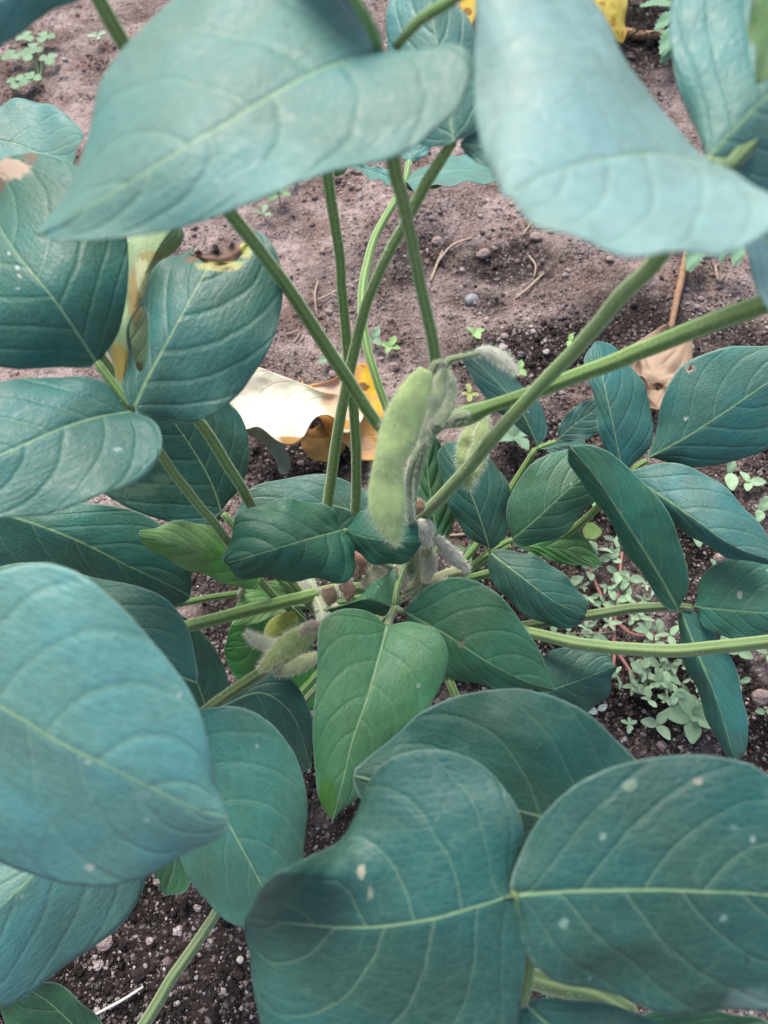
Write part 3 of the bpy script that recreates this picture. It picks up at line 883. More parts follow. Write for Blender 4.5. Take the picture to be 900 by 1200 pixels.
leaf([[(480, 690, .55, 7), (400, 760, .53, 8), (300, 850, .50, 8), (250, 835, .47, 8)]],
     B([(252, 832), (305, 812), (340, 835), (365, 900)], [(272, 802), (308, 789), (340, 795), (362, 828), (368, 862)], [(280, 860), (320, 885), (350, 905)], (.455, .44), C_DEEP, dl=.004, dr=.01),
     B([(245, 838), (225, 785), (200, 745), (175, 722)], [(268, 822), (267, 795), (255, 766), (233, 737), (205, 718)], [(225, 830), (190, 790), (172, 750)], (.46, .43), (.032, .10, .055), dl=.004, dr=.01))

# -- front right: the big pair close to the lens
leaf([[(486, 700, .55, 9), (505, 740, .46, 10), (550, 860, .36, 11), (590, 985, .26, 12), (605, 1048, .222, 13)], [(605, 1048, .221, 11), (617, 1110, .226, 13), (618, 1150, .23, 13), (612, 1175, .235, 12)]],
     B([(601, 1050), (560, 1063), (500, 1078), (440, 1087), (370, 1086), (287, 1076)],
       [(608, 1015), (603, 950), (566, 896), (510, 878), (458, 889), (417, 930), (391, 985), (345, 1012), (304, 1043)],
       [(614, 1090), (614, 1160), (600, 1230), (520, 1290), (400, 1290), (320, 1230), (292, 1150)],
       (.219, .236), (.020, .085, .065), dl=.012, dr=.004, arch=-.008, droop=.012, dents=[(318, 1020, 72, 48, -.045)], quilt=.0009, wave=.002, nu=76, nv=56,
       dmg=[(424, 1022, 6, 10, (.46, .44, .32)), (434, 1048, 4, 12, (.30, .34, .24))]),
     B([(607, 1047), (700, 1043), (800, 1044), (900, 1050), (1000, 1066)],
       [(606, 1015), (618, 980), (650, 940), (700, 906), (760, 888), (830, 885), (900, 904), (960, 965)],
       [(609, 1070), (617, 1112), (650, 1146), (700, 1166), (760, 1181), (840, 1193), (905, 1188), (970, 1140)],
       (.217, .207), (.020, .085, .065), dl=.010, dr=.006, arch=-.006, quilt=.0009, wave=.002, nu=76, nv=56,
       holes=[(818, 916, 3.2, 4), (876, 1126, 4, 6)],
       dmg=[(818, 916, 6.5, 6.5, (.32, .29, .22)), (706, 979, 7, 6, (.22, .32, .26)), (706, 979, 3.4, 3.6, (.07, .06, .05)), (738, 920, 12, 9, (0.200, 0.288, 0.189)), (876, 1126, 6, 9, (0.020, 0.031, 0.026)),
            (848, 1077, 6, 6, (.25, .36, .32)), (862, 970, 8, 5, (0.140, 0.247, 0.189)), (884, 984, 5, 6, (.25, .36, .34)), (662, 1080, 8, 7, (.18, .30, .24)), (690, 1150, 5, 4, (.24, .35, .30))]),
     B([(612, 1174), (660, 1216), (720, 1262), (790, 1320)], [(650, 1171), (720, 1180), (795, 1214), (820, 1280)], [(606, 1210), (640, 1270), (710, 1320)], (.238, .22), (0.024, 0.103, 0.076)),
     hair=.8)
leaf([[(492, 695, .56, 9), (570, 780, .48, 10), (680, 880, .40, 11), (760, 960, .33, 10), (765, 985, .30, 9)]],
     B([(765, 985), (690, 976), (625, 955), (540, 935), (470, 920), (414, 909)],
       [(770, 930), (746, 891), (716, 861), (666, 826), (611, 806), (560, 810), (505, 832), (456, 868), (430, 890)],
       [(720, 1030), (600, 1015), (500, 980), (440, 940)],
       (.30, .29), (0.024, 0.105, 0.071), dl=.012, dr=.012, arch=-.012, quilt=.0012, wave=.003, nu=72, nv=52, seed=31))
leaf([[(490, 700, .56, 9), (520, 950, .45, 10), (590, 1130, .33, 22), (640, 1152, .305, 24), (700, 1166, .295, 24), (742, 1190, .285, 20)]],
     B([(742, 1192), (820, 1215), (920, 1240)], [(780, 1184), (850, 1187), (900, 1200)], [(770, 1240), (850, 1270)], (.284, .27), C_DARK), hair=.8, stem_color=(.14, .23, .09))

# -- right cluster
leaf([[(484, 690, .545, 9), (600, 662, .52, 10), (690, 605, .49, 9), (733, 556, .465, 8)], [(733, 556, .465, 7), (746, 547, .462, 7), (758, 539, .460, 7)]],
     B([(730, 554), (719, 500), (708, 450), (698, 400)], [(715, 540), (702, 505), (694, 455), (684, 420)], [(752, 535), (765, 500), (758, 462), (738, 425), (715, 404)],
       (.462, .455), (0.036, 0.136, 0.107), dl=.004, dr=.010, arch=-.010, quilt=.0013),
     B([(758, 538), (800, 515), (848, 484), (900, 448), (965, 405)], [(766, 510), (776, 468), (800, 427), (850, 408), (905, 404), (950, 400)], [(790, 545), (840, 547), (880, 534), (915, 512), (955, 450)],
       (.460, .43), (0.036, 0.136, 0.105), dl=.006, dr=.010, arch=-.008, quilt=.0013, holes=[(809, 431, 4, 3.4)], dmg=[(809, 431, 7.5, 6, (.40, .30, .24)), (804, 491, 4, 3, (.5, .55, .5))]),
     B([(738, 556), (770, 578), (812, 607), (860, 640), (912, 660)], [(770, 543), (828, 555), (868, 588), (902, 630)], [(752, 582), (795, 618), (835, 645), (880, 661)],
       (.46, .425), (0.036, 0.134, 0.114), dl=.006, dr=.012, arch=-.010, quilt=.0012), hair=.6, hl=.001)
leaf([[(486, 700, .57, 10), (560, 735, .55, 11), (640, 729, .52, 11), (690, 721, .50, 12), (740, 713, .485, 12), (796, 711, .468, 10), (810, 712, .465, 8)]],
     B([(795, 714), (770, 670), (735, 615), (700, 562), (668, 523)], [(806, 690), (803, 655), (785, 605), (752, 560), (715, 530), (690, 521)], [(782, 712), (748, 668), (712, 610), (682, 568), (665, 542)],
       (.462, .405), (0.030, 0.134, 0.072), dl=.004, dr=.010, arch=-.008, quilt=.0012),
     B([(812, 711), (850, 715), (900, 719), (965, 728)], [(820, 680), (838, 662), (868, 652), (905, 655), (945, 690)], [(830, 738), (860, 750), (905, 752), (945, 745)],
       (.464, .445), (0.036, 0.149, 0.091), dl=.008, dr=.008, arch=-.01, holes=[(867, 697, 2, 3)], dmg=[(867, 697, 4, 6, (.45, .42, .36))]),
     B([(797, 714), (815, 760), (838, 815), (862, 893)], [(810, 716), (842, 746), (866, 800), (876, 852), (875, 885)], [(794, 735), (803, 775), (822, 825), (842, 872)],
       (.466, .475), (0.038, 0.144, 0.103), dl=.006, dr=.016, arch=-.006),
     hair=.5, hl=.001, stem_color=(.13, .20, .08))
leaf([[(488, 702, .58, 12), (550, 720, .54, 12), (608, 738, .49, 13), (640, 746, .475, 14), (700, 757, .455, 15), (800, 762, .43, 16), (905, 752, .40, 16), (960, 745, .385, 15)]],
     B([(960, 745), (1040, 720), (1110, 700)], [(990, 690), (1060, 660)], [(1000, 770), (1080, 750)], (.385, .36), C_TEAL), hair=.9, hl=.0008, stem_color=(.17, .27, .10))
leaf([[(490, 692, .55, 9), (516, 690, .53, 9), (548, 668, .505, 9), (573, 647, .485, 9)], [(573, 647, .485, 8), (588, 638, .482, 7), (601, 631, .478, 6)]],
     B([(574, 644), (562, 605), (550, 575), (520, 520)], [(548, 628), (528, 595), (517, 555), (513, 530)], [(592, 628), (597, 600), (594, 565), (572, 535), (545, 515)],
       (.482, .47), C_DEEP, dl=.006, dr=.010, arch=-.008),
     B([(600, 632), (632, 605), (668, 572), (705, 545)], [(596, 612), (598, 580), (622, 546), (660, 526), (695, 528)], [(612, 638), (650, 630), (680, 606), (705, 575)],
       (.477, .465), (.038, .118, .060), dl=.008, dr=.010, arch=-.010),
     B([(575, 648), (610, 675), (650, 705), (687, 722)], [(590, 645), (630, 652), (664, 676), (688, 706)], [(571, 665), (590, 698), (625, 726), (660, 735), (682, 731)],
       (.482, .475), C_DEEP, dl=.006, dr=.010, arch=-.008),
     hair=.9, hl=.001)
leaf([[(490, 696, .56, 8), (550, 668, .52, 8), (598, 640, .505, 7)]],
     B([(600, 640), (640, 641), (672, 648), (706, 664)], [(628, 628), (664, 613), (686, 630), (700, 650)], [(625, 648), (655, 660), (685, 663)], (.505, .495), (0.095, 0.235, 0.065), quilt=.006, label='light green young leaflet'), hair=.5)
leaf([[(488, 698, .57, 8), (550, 650, .56, 8), (606, 560, .54, 8), (628, 526, .53, 7)], [(628, 526, .53, 6), (640, 522, .53, 6), (652, 518, .53, 6)]],
     B([(630, 522), (610, 480), (580, 445), (545, 412)], [(612, 505), (575, 475), (552, 440), (540, 418)], [(640, 510), (640, 488), (618, 458), (585, 428), (560, 412)],
       (.528, .53), (0.034, 0.124, 0.101), dl=.006, dr=.010, arch=-.006),
     B([(653, 516), (672, 498), (690, 485), (712, 470)], [(656, 498), (670, 480), (692, 468)], [(672, 518), (694, 512), (710, 490)], (.53, .525), (0.036, 0.103, 0.086)),
     B([(634, 526), (660, 522), (700, 522)], [(648, 518), (680, 515)], [(650, 532), (680, 531)], (.525, .51), (0.034, 0.098, 0.077), dl=.02, quilt=.0008),
     hair=.4, hl=.0008)
leaf([[(490, 705, .58, 8), (580, 800, .52, 8), (634, 818, .485, 7)]],
     B([(634, 816), (654, 806), (685, 795), (720, 780)], [(632, 782), (642, 764), (680, 758), (712, 766)], [(655, 832), (688, 834), (712, 812)], (.482, .475), C_DEEP, dl=.006, dr=.01))
leaf([[(488, 690, .55, 7), (505, 660, .52, 7), (514, 641, .50, 7)]],
     B([(515, 641), (506, 590), (501, 550), (503, 506)], [(496, 625), (482, 588), (484, 545), (494, 515)], [(530, 622), (534, 580), (524, 540), (512, 515)], (.50, .49), (.032, .115, .040), quilt=.014, dl=.008, dr=.01))

# ------------------------------------------------------------------ pods
def pod(name, ctrl, d, color, parent=plant, hairs=1800, hl=0.0022, hw=0.00013, flat=0.55, seeds=3, hmat=None, droop=0.6, mat=None):
    """ctrl: (px, py, half width in photo pixels) from stalk to tip"""
    c = np.asarray(ctrl, float)
    n, ring = 46, 20
    c = spline(c, n)
    u = np.linspace(0, 1, n)
    dep = d[0] * (1 - u) + d[1] * u
    ctr = P(c[:, 0], c[:, 1], dep)
    rad = np.maximum(c[:, 2], 0.6) * dep * S / FPX
    tan = np.gradient(ctr, axis=0); tan /= np.linalg.norm(tan, axis=1, keepdims=True)
    nor = CL - ctr; side = np.cross(tan, nor); side /= np.linalg.norm(side, axis=1, keepdims=True)
    nor = np.cross(side, tan)
    a = np.arange(ring) / ring * 2 * math.pi
    bul = flat * (1 + 0.34 * np.cos(2 * math.pi * (u * seeds - 0.5)) * np.sin(math.pi * u)) if seeds else np.full(n, flat)
    # suture: the two narrow sides come to a soft edge
    ca, sa = np.cos(a), np.sin(a)
    sx = np.sign(sa) * np.abs(sa) ** 0.9
    V = ctr[:, None] + rad[:, None, None] * (sx[None, :, None] * side[:, None] + (ca[None, :] * bul[:, None])[..., None] * nor[:, None])
    Nn = (sa[None, :, None] * side[:, None] * 0.6 + ca[None, :, None] * nor[:, None]); Nn /= np.linalg.norm(Nn, axis=2, keepdims=True)
    verts = V.reshape(-1, 3); faces = []
    for i in range(n - 1):
        for j in range(ring):
            j2 = (j + 1) % ring
            faces.append((i * ring + j, i * ring + j2, (i + 1) * ring + j2, (i + 1) * ring + j))
    faces.append(tuple(range(ring))[::-1]); faces.append(tuple((n - 1) * ring + j for j in range(ring)))
    fm = [0] * len(faces)
    i = RNG.integers(0, n - 1, hairs); j = RNG.integers(0, ring, hairs)
    t = RNG.random((hairs, 1)); j2 = (j + 1) % ring; s = RNG.random((hairs, 1))
    hp = (V[i, j] * (1 - s) + V[i, j2] * s) * (1 - t) + (V[i + 1, j] * (1 - s) + V[i + 1, j2] * s) * t
    hn = Nn[i, j] * (1 - s) + Nn[i, j2] * s
    hv = needles(hp, hn, hl, hw, droop=droop * tan[i], jitter=0.25)
    k0 = len(verts); verts = np.vstack([verts, hv])
    faces += [(k0 + 3 * q, k0 + 3 * q + 1, k0 + 3 * q + 2) for q in range(hairs)]; fm += [1] * hairs
    return mesh_obj(name, verts, faces, [mat or M_POD, hmat or M_HAIR], parent, True, fm, color)

PODG = (0.47, 0.60, 0.23)
p = pod('pod', [(500, 433, 8), (493, 447, 15), (481, 472, 20.5), (471, 497, 23), (462, 522, 21), (455, 546, 18), (453, 574, 21.5), (455, 600, 21.5), (458, 618, 15.5), (462, 631, 8), (466, 640, 2)], (.262, .272), PODG, hairs=2600, hl=.0024, hw=.000085, flat=.40)
p['label'] = 'largest plump green pod with pale fuzz'
pod('pod', [(567, 484, 4), (567, 500, 8), (563, 520, 10), (557, 545, 10.5), (551, 562, 7), (548, 575, 2)], (.368, .374), (.40, .50, .20), hairs=1700, hl=.0026, seeds=2, hmat=M_WHAIR)
pod('pod', [(557, 494, 4), (549, 512, 9), (543, 535, 9), (543, 555, 4)], (.380, .384), (.34, .43, .18), hairs=1000, hl=.0024, seeds=2, hmat=M_WHAIR)
W1 = (.52, .58, .32)
for c_, d_, col_, h_ in (
    ([(557, 413, 3), (570, 411, 6), (588, 420, 7.5), (600, 431, 5), (606, 440, 1.5)], (.30, .30), (.62, .60, .50), 1500),
    ([(524, 432, 5), (516, 450, 10), (507, 472, 11), (499, 492, 4)], (.282, .285), W1, 1700),
    ([(528, 440, 5), (526, 462, 10), (518, 486, 9), (513, 498, 4)], (.296, .30), W1, 1300),
    ([(505, 470, 4), (498, 500, 9), (496, 520, 4)], (.31, .32), W1, 900)):
    q = pod('pod', c_, d_, col_, hairs=int(h_ * .5), hl=.0027, hw=.00013, seeds=0, hmat=M_WHAIR)
    q['label'] = 'small young pod under dense white hair'
tube('pod_stalk', [(513, 436, .292, 11), (523, 424, .288, 9), (540, 418, .293, 7), (560, 413, .30, 6)], plant, (.20, .26, .13), 2, .0016, hmat=M_WHAIR)
tube('pod_stalk', [(492, 470, .30, 8), (498, 446, .276, 10), (508, 428, .27, 9), (520, 426, .28, 9)], plant, (.30, .31, .20), 2, .0016, hmat=M_WHAIR)
tube('side_branch', [(548, 487, .316, 13), (525, 493, .322, 11), (502, 512, .325, 9), (486, 538, .325, 8), (479, 566, .335, 8), (480, 600, .37, 8), (485, 636, .42, 8)], plant, (.22, .26, .16), 3.2, .0022, hmat=M_WHAIR)
# lower left pods
pod('pod', [(374, 732, 5), (362, 740, 11), (342, 755, 15), (322, 771, 12), (303, 785, 3)], (.415, .405), (.42, .50, .19), hairs=1700, hl=.0028, seeds=2, hmat=M_WHAIR)
pod('pod', [(338, 750, 4), (318, 756, 7), (302, 751, 7), (288, 741, 2)], (.42, .415), (.52, .54, .42), hairs=1200, hl=.0030, seeds=0, hmat=M_WHAIR)
pod('pod', [(348, 722, 5), (336, 728, 11), (324, 738, 13), (318, 752, 8), (316, 760, 3)], (.455, .45), (.30, .34, .06), hairs=700, hl=.0020, seeds=0)
pod('pod', [(374, 768, 5), (356, 776, 9), (336, 784, 8), (322, 790, 3)], (.45, .44), (.38, .43, .22), hairs=1100, hl=.0028, seeds=2, hmat=M_WHAIR)
# lower right pods and the withered flowers at the nodes
pod('pod', [(512, 630, 5), (522, 642, 8), (535, 656, 8), (548, 668, 4)], (.43, .45), (.50, .48, .38), hairs=1000, hl=.0024, seeds=2, hmat=M_WHAIR)
DRYF = (.30, .22, .15)
def dry_bit(ctrl, d, col=DRYF, hairs=500, hl=.002):
    q = pod('withered_flower', ctrl, d, col, hairs=hairs, hl=hl, seeds=0, flat=.8, hmat=M_WHAIR)
    return q
dry_bit([(496, 608, 6), (497, 618, 11), (498, 628, 9), (500, 640, 5)], (.425, .43), (.55, .54, .45), 1500, .0024)
dry_bit([(486, 584, 3), (490, 592, 8), (484, 602, 5)], (.41, .415), (.28, .15, .09), 250)
dry_bit([(405, 648, 4), (420, 656, 8), (424, 672, 6)], (.44, .45), (.32, .17, .11), 300)
dry_bit([(374, 690, 4), (372, 704, 8), (380, 716, 4)], (.46, .465), (.36, .34, .26), 700)
dry_bit([(378, 736, 4), (366, 734, 7), (352, 742, 4)], (.408, .41), (.44, .34, .26), 500)
tube('pod_stalk', [(500, 640, .44, 12), (498, 660, .455, 12), (489, 682, .47, 11), (474, 692, .485, 10)], plant, (.36, .34, .22), 3, .002, hmat=M_WHAIR)
tube('pod_stalk', [(548, 668, .455, 12), (525, 674, .465, 13), (500, 684, .475, 13), (478, 690, .49, 11)], plant, (.36, .35, .23), 3, .002, hmat=M_WHAIR)
tube('pod_stalk', [(420, 640, .45, 10), (432, 658, .455, 11), (436, 682, .46, 11)], plant, (.38, .38, .26), 3.5, .0022, hmat=M_WHAIR)
tube('pod_stalk', [(402, 648, .455, 12), (410, 668, .46, 13), (398, 690, .47, 13), (384, 706, .475, 11)], plant, (.46, .44, .34), 3.5, .002, hmat=M_WHAIR)
tube('pod_stalk', [(378, 735, .42, 12), (376, 712, .45, 12), (366, 690, .47, 12), (360, 668, .49, 10)], plant, (.42, .42, .32), 4, .0024, hmat=M_WHAIR)
tube('side_branch', [(376, 735, .425, 14), (400, 724, .46, 13), (440, 712, .50, 12), (488, 690, .53, 12)], plant, (.18, .20, .11), 3, .002, hmat=M_WHAIR)
dry_bit([(432, 650, 4), (446, 660, 8), (452, 676, 4)], (.445, .455), (.50, .44, .34), 500, .0024)
dry_bit([(462, 662, 3), (470, 676, 7), (470, 690, 4)], (.45, .46), (.46, .38, .28), 400)
dry_bit([(352, 676, 4), (358, 690, 8), (356, 704, 5)], (.46, .465), (.55, .54, .46), 700, .0026)
dry_bit([(396, 708, 4), (390, 722, 7), (380, 730, 3)], (.45, .45), (.50, .46, .36), 500, .0024)
dry_bit([(506, 690, 3), (518, 684, 7), (530, 682, 4)], (.452, .455), (.48, .40, .30), 400)
pod('pod', [(424, 690, 4), (436, 676, 8), (446, 664, 8), (452, 652, 3)], (.455, .45), (.42, .42, .28), hairs=1100, hl=.0026, seeds=2, hmat=M_WHAIR)
pod('pod', [(498, 684, 4), (502, 668, 8), (504, 652, 7), (502, 642, 3)], (.45, .445), (.48, .46, .34), hairs=1100, hl=.0026, seeds=0, hmat=M_WHAIR)
pod('pod', [(398, 664, 4), (404, 676, 8), (404, 690, 6), (402, 700, 3)], (.452, .455), (.44, .42, .30), hairs=900, hl=.0024, seeds=0, hmat=M_WHAIR)
# two split, empty pod halves showing their reddish inside
for c_, col_ in (([(384, 688, 7), (386, 697, 9), (386, 706, 7)], (.26, .19, .13)), ([(402, 682, 7), (408, 692, 9), (404, 702, 6)], (.25, .15, .12))):
    q = pod('pod', c_, (.452, .456), col_, hairs=160, hl=.0012, seeds=0, flat=.5)
    q['label'] = 'small split pod with a reddish inside'

# ================================================================== THE NEIGHBOURING PLANT
nb = on_soil(1010, 250)
plant2 = empty('soybean_plant', nb)
tag(plant2, 'neighbouring soybean plant whose bluish leaf reaches in at the upper right edge', 'soybean plant')
ns = np.array(nb)
e0 = P(905, 148, .20)
def wp(f, z, r): return (*(ns * (1 - f) + np.array([e0[0] + .06, e0[1], 0]) * f)[:2], z, r)
tube('stem', None, plant2, (.15, .19, .08), .6, .0016, world_pts=[(*ns, .0042), (ns[0] + .004, ns[1] - .01, .12, .004), (ns[0], ns[1] - .02, .22, .0036), (ns[0] - .004, ns[1] - .03, .30, .003)])
q1 = np.array([ns[0], ns[1] - .02, .22])
lf = empty('leaf', Vector(q1) - wloc(plant2), plant2)
pts = [(*q1, .0016)]
for (x_, y_, d_, w_) in ((1000, 60, .24, 16), (900, 149, .200, 17), (846, 198, .192, 16), (828, 190, .190, 13)):
    pw = P(x_, y_, d_); pts.append((*pw, w_ / 2 * d_ * S / FPX))
tube('petiole', None, lf, (.11, .20, .05), .6, .001, world_pts=pts)
blade('leaflet', [(829, 187), (862, 150), (900, 112), (960, 55), (1010, 0)], [(808, 150), (790, 80), (786, 0), (815, -70), (890, -90), (970, -50)], [(856, 213), (905, 226), (975, 190), (1020, 110)], (.194, .21), lf, C_PALE, dl=.012, dr=.006, arch=-.006, quilt=.0011)
blade('leaflet', [(930, -60), (912, 0), (902, 50), (893, 98)], [(885, -40), (874, 0), (877, 55), (884, 86)], [(970, -20), (950, 40), (915, 90)], (.175, .165), lf, (.06, .15, .03), flip=True)

# ================================================================== FALLEN LEAVES AND LITTER
DM = [M_DRY, M_DRY, M_DRY]
o = blade('fallen_leaf', [(262, 482), (310, 476), (370, 476), (430, 470)], [(270, 440), (300, 432), (340, 444), (390, 462), (420, 462)], [(275, 497), (300, 502), (332, 516), (352, 508), (376, 492), (404, 506), (422, 494)],
          (.030, .020), None, (.84, .80, .62), ground=True, dl=.006, dr=.004, arch=.012, quilt=.0008, wave=.005, mats=DM, thick=.0005,
          dmg=[(400, 470, 26, 26, (.72, .52, .33)), (350, 512, 26, 6, (.40, .22, .07)), (395, 496, 24, 8, (.50, .27, .06)), (430, 470, 14, 18, (.60, .40, .2)), (262, 482, 8, 12, (.45, .3, .15))])
tag(o, 'cream coloured fallen leaf curling over the dark soil left of the pod', 'fallen leaf')
o = blade('fallen_leaf', [(452, 520), (425, 490), (400, 462), (352, 452)], [(452, 480), (440, 440), (426, 426), (408, 436), (380, 446)], [(440, 540), (415, 530), (385, 505), (365, 480)],
          (.003, .016), None, (.62, .33, .08), ground=True, dl=.006, dr=.004, arch=.008, wave=.004, mats=DM, thick=.0005,
          dmg=[(436, 445, 14, 18, (.75, .50, .04)), (440, 480, 14, 14, (.72, .42, .05)), (392, 460, 26, 16, (.62, .45, .32)), (428, 452, 10, 6, (.22, .1, .03)), (420, 525, 20, 14, (.55, .33, .18))])
tag(o, 'orange and yellow fallen leaf under the cream one behind the thin stalks', 'fallen leaf')
o = blade('fallen_leaf', [(392, 505), (382, 522), (376, 540)], [(372, 500), (352, 512), (356, 528), (366, 538)], [(408, 508), (404, 524), (390, 540)],
          (.016, .004), None, (.60, .35, .11), ground=True, wave=.003, mats=DM, thick=.0005, nu=30, nv=24, dmg=[(372, 507, 18, 7, (.30, .15, .04))])
tag(o, 'small folded ochre leaf scrap below the lip of the cream leaf', 'fallen leaf')
o = blade('fallen_leaf', [(284, 504), (310, 510), (328, 528), (338, 554)], [(296, 499), (320, 508), (336, 530), (341, 545)], [(292, 510), (310, 520), (322, 538), (330, 556)],
          (.026, .004), None, (.20, .27, .20), ground=True, wave=.002, mats=DM, thick=.0005, nu=40, nv=20)
tag(o, 'narrow grey green withered leaf drooping under the cream leaf', 'fallen leaf')
o = blade('fallen_leaf', [(770, 488), (768, 455), (775, 425), (792, 392)], [(752, 470), (738, 440), (742, 405), (768, 388)], [(786, 472), (806, 445), (812, 415), (806, 396)],
          (.006, .010), None, (.42, .31, .22), ground=True, dl=.006, dr=.004, arch=.016, wave=.014, quilt=.02, mats=DM, thick=.0006, holes=[(757, 452, 3.5, 3), (772, 451, 3, 3)],
          dmg=[(765, 452, 16, 5, (.22, .14, .09)), (752, 420, 5, 30, (.28, .19, .12))])
tag(o, 'crumpled tan dry leaf lying behind the right hand leaves', 'fallen leaf')
o = blade('fallen_leaf', [(690, -50), (704, -10), (715, 25), (728, 52)], [(668, -20), (680, 5), (702, 35)], [(726, -30), (733, 0), (734, 32)],
          (.03, .022), None, (.40, .32, .05), ground=True, arch=.012, wave=.006, quilt=.01, mats=DM, thick=.0005, dmg=[(705, 5, 5, 3, (.3, .17, .02)), (718, 26, 4, 6, (.32, .18, .02)), (730, 42, 3, 7, (.3, .17, .02)), (700, -4, 8, 3, (.33, .25, .03))])
tag(o, 'bright yellow brown speckled leaf by the dry tangle at the top', 'fallen leaf')
o = blade('fallen_leaf', [(548, -20), (549, 5), (552, 30)], [(540, -5), (541, 12)], [(558, -5), (560, 15)],
          (.02, .016), None, (.5, .36, .03), ground=True, mats=DM, thick=.0005, nu=24, nv=16, dmg=[(548, 14, 6, 5, (.2, .1, .02))])
tag(o, 'small yellow leaf tip showing between the two big blurred leaves', 'fallen leaf')

def stick(name, pts, label, cat, color, group=None, r=1.0):
    """pts: (px, py, height m, width px) lying on the soil"""
    w = []
    for (x, y, h, wd) in pts:
        g = on_soil(x, y)
        g = G(x, y, g[2] + h)
        dep = np.dot(g - CL, FW)
        w.append((*g, wd / 2 * dep / FPX))
    o = tube(name, None, None, color, 0, world_pts=w, mat=M_STRAW, ring=8, ridge=.12)
    tag(o, label, cat, group)
    return o
BRN = (.30, .18, .11); STR = (.36, .28, .21)
stick('dry_stalk', [(808, 285, .01, 9), (800, 320, .006, 9), (793, 350, .004, 8), (786, 386, .002, 7)], 'long brown dry stalk running down to the tan dry leaf', 'dry stalk', BRN)
stick('dry_stalk', [(730, 37, .004, 10), (755, 42, .005, 11), (778, 40, .004, 9)], 'flat brown dry stalk beside the yellow speckled leaf', 'dry stalk', BRN)
stick('dry_stalk', [(136, 408, .03, 6), (137, 435, .03, 6), (138, 470, .02, 6)], 'thin pinkish dry stalk in the gap between the left leaves', 'dry stalk', (.40, .24, .16))
SG = 'straws lying on the soil'
stick('straw', [(505, 330, .001, 3), (513, 308, .003, 3), (519, 294, .001, 2)], 'short pale straw standing left of the dark hollow', 'straw', STR, SG)
stick('straw', [(513, 308, .002, 2.5), (530, 288, .004, 3), (553, 279, .001, 2.5)], 'grey straw arching right of the nearest green stalk', 'straw', STR, SG)
stick('straw', [(604, 350, .001, 2.5), (620, 336, .003, 2.8), (637, 320, .001, 2)], 'straight pale straw right of the dark hollow', 'straw', STR, SG)
stick('straw', [(613, 276, .001, 2.2), (621, 264, .002, 2.2), (629, 256, .001, 2)], 'short grey straw just under the big pale blurred leaflet', 'straw', STR, SG)
stick('straw', [(108, 1191, .003, 3), (140, 1173, .005, 3.5), (168, 1156, .004, 3)], 'white straw on the dark soil at the bottom', 'straw', (.62, .58, .52), SG)
stick('straw', [(368, 353, .001, 2), (385, 346, .003, 2.6), (420, 328, .001, 2)], 'bent pale rootlet between the thin stalks', 'straw', STR, SG)
stick('straw', [(372, 330, .001, 2), (369, 350, .003, 2.2), (372, 372, .001, 2)], 'curved upright rootlet left of the thin stalks', 'straw', STR, SG)
stick('straw', [(335, 392, .001, 2), (352, 388, .003, 2.4), (345, 402, .001, 2)], 'short looped rootlet beside the thick leaf stalk', 'straw', (.34, .25, .2), SG)
stick('straw', [(838, 310, .001, 3), (842, 330, .003, 3), (850, 322, .001, 2)], 'forked grey straw under the big blurred leaflet at the right', 'straw', STR, SG)
stick('straw', [(620, 300, .001, 1.8), (628, 312, .003, 2.2), (626, 325, .001, 2)], 'thin curled rootlet at the edge of the dark hollow', 'straw', STR, SG)
stick('straw', [(150, 45, .001, 2), (149, 56, .003, 3), (150, 60, .001, 2)], 'tiny white straw near the upper left leaf stalk', 'straw', STR, SG)
stick('straw', [(527, 628, .001, 3), (540, 627, .002, 3.4), (552, 626, .001, 3)], 'white rootlet on the soil right of the fuzzy bud', 'straw', STR, SG)

# the dark dry tangle at the top right
tv, tf = [], []
rr = np.random.default_rng(5)
def tangle():
    verts = []; faces = []
    for i in range(150):
        x = rr.uniform(722, 800); y = rr.uniform(-30, 74)
        g = on_soil(x, y); a = rr.uniform(0, 6.28); L_ = rr.uniform(.012, .045); r_ = rr.uniform(.0003, .0008)
        n = 8; t = np.linspace(-.5, .5, n)
        bend = rr.normal(0, .5)
        cx = g[0] + L_ * (t * math.cos(a) - bend * t * t * math.sin(a)); cy = g[1] + L_ * (t * math.sin(a) + bend * t * t * math.cos(a))
        cz = g[2] + .002 + rr.uniform(0, .012) * (1 - 4 * t * t) + rr.normal(0, .004) * t
        ring = 5; k0 = len(verts)
        for q in range(n):
            for s_ in range(ring):
                an = s_ / ring * 6.283; rq = r_ * (1 - .8 * abs(t[q]))
                verts.append((cx[q] - math.sin(a) * math.cos(an) * rq, cy[q] + math.cos(a) * math.cos(an) * rq, cz[q] + math.sin(an) * rq))
        for q in range(n - 1):
            for s_ in range(ring):
                s2 = (s_ + 1) % ring
                faces.append((k0 + q * ring + s_, k0 + q * ring + s2, k0 + (q + 1) * ring + s2, k0 + (q + 1) * ring + s_))
    o = mesh_obj('dry_litter', verts, faces, flat_mat('dark_litter', (.035, .026, .022), .85, .5, 300), None)
    tag(o, 'dark tangle of rotting roots and straw beside the yellow leaf', 'plant litter', kind='stuff')
tangle()

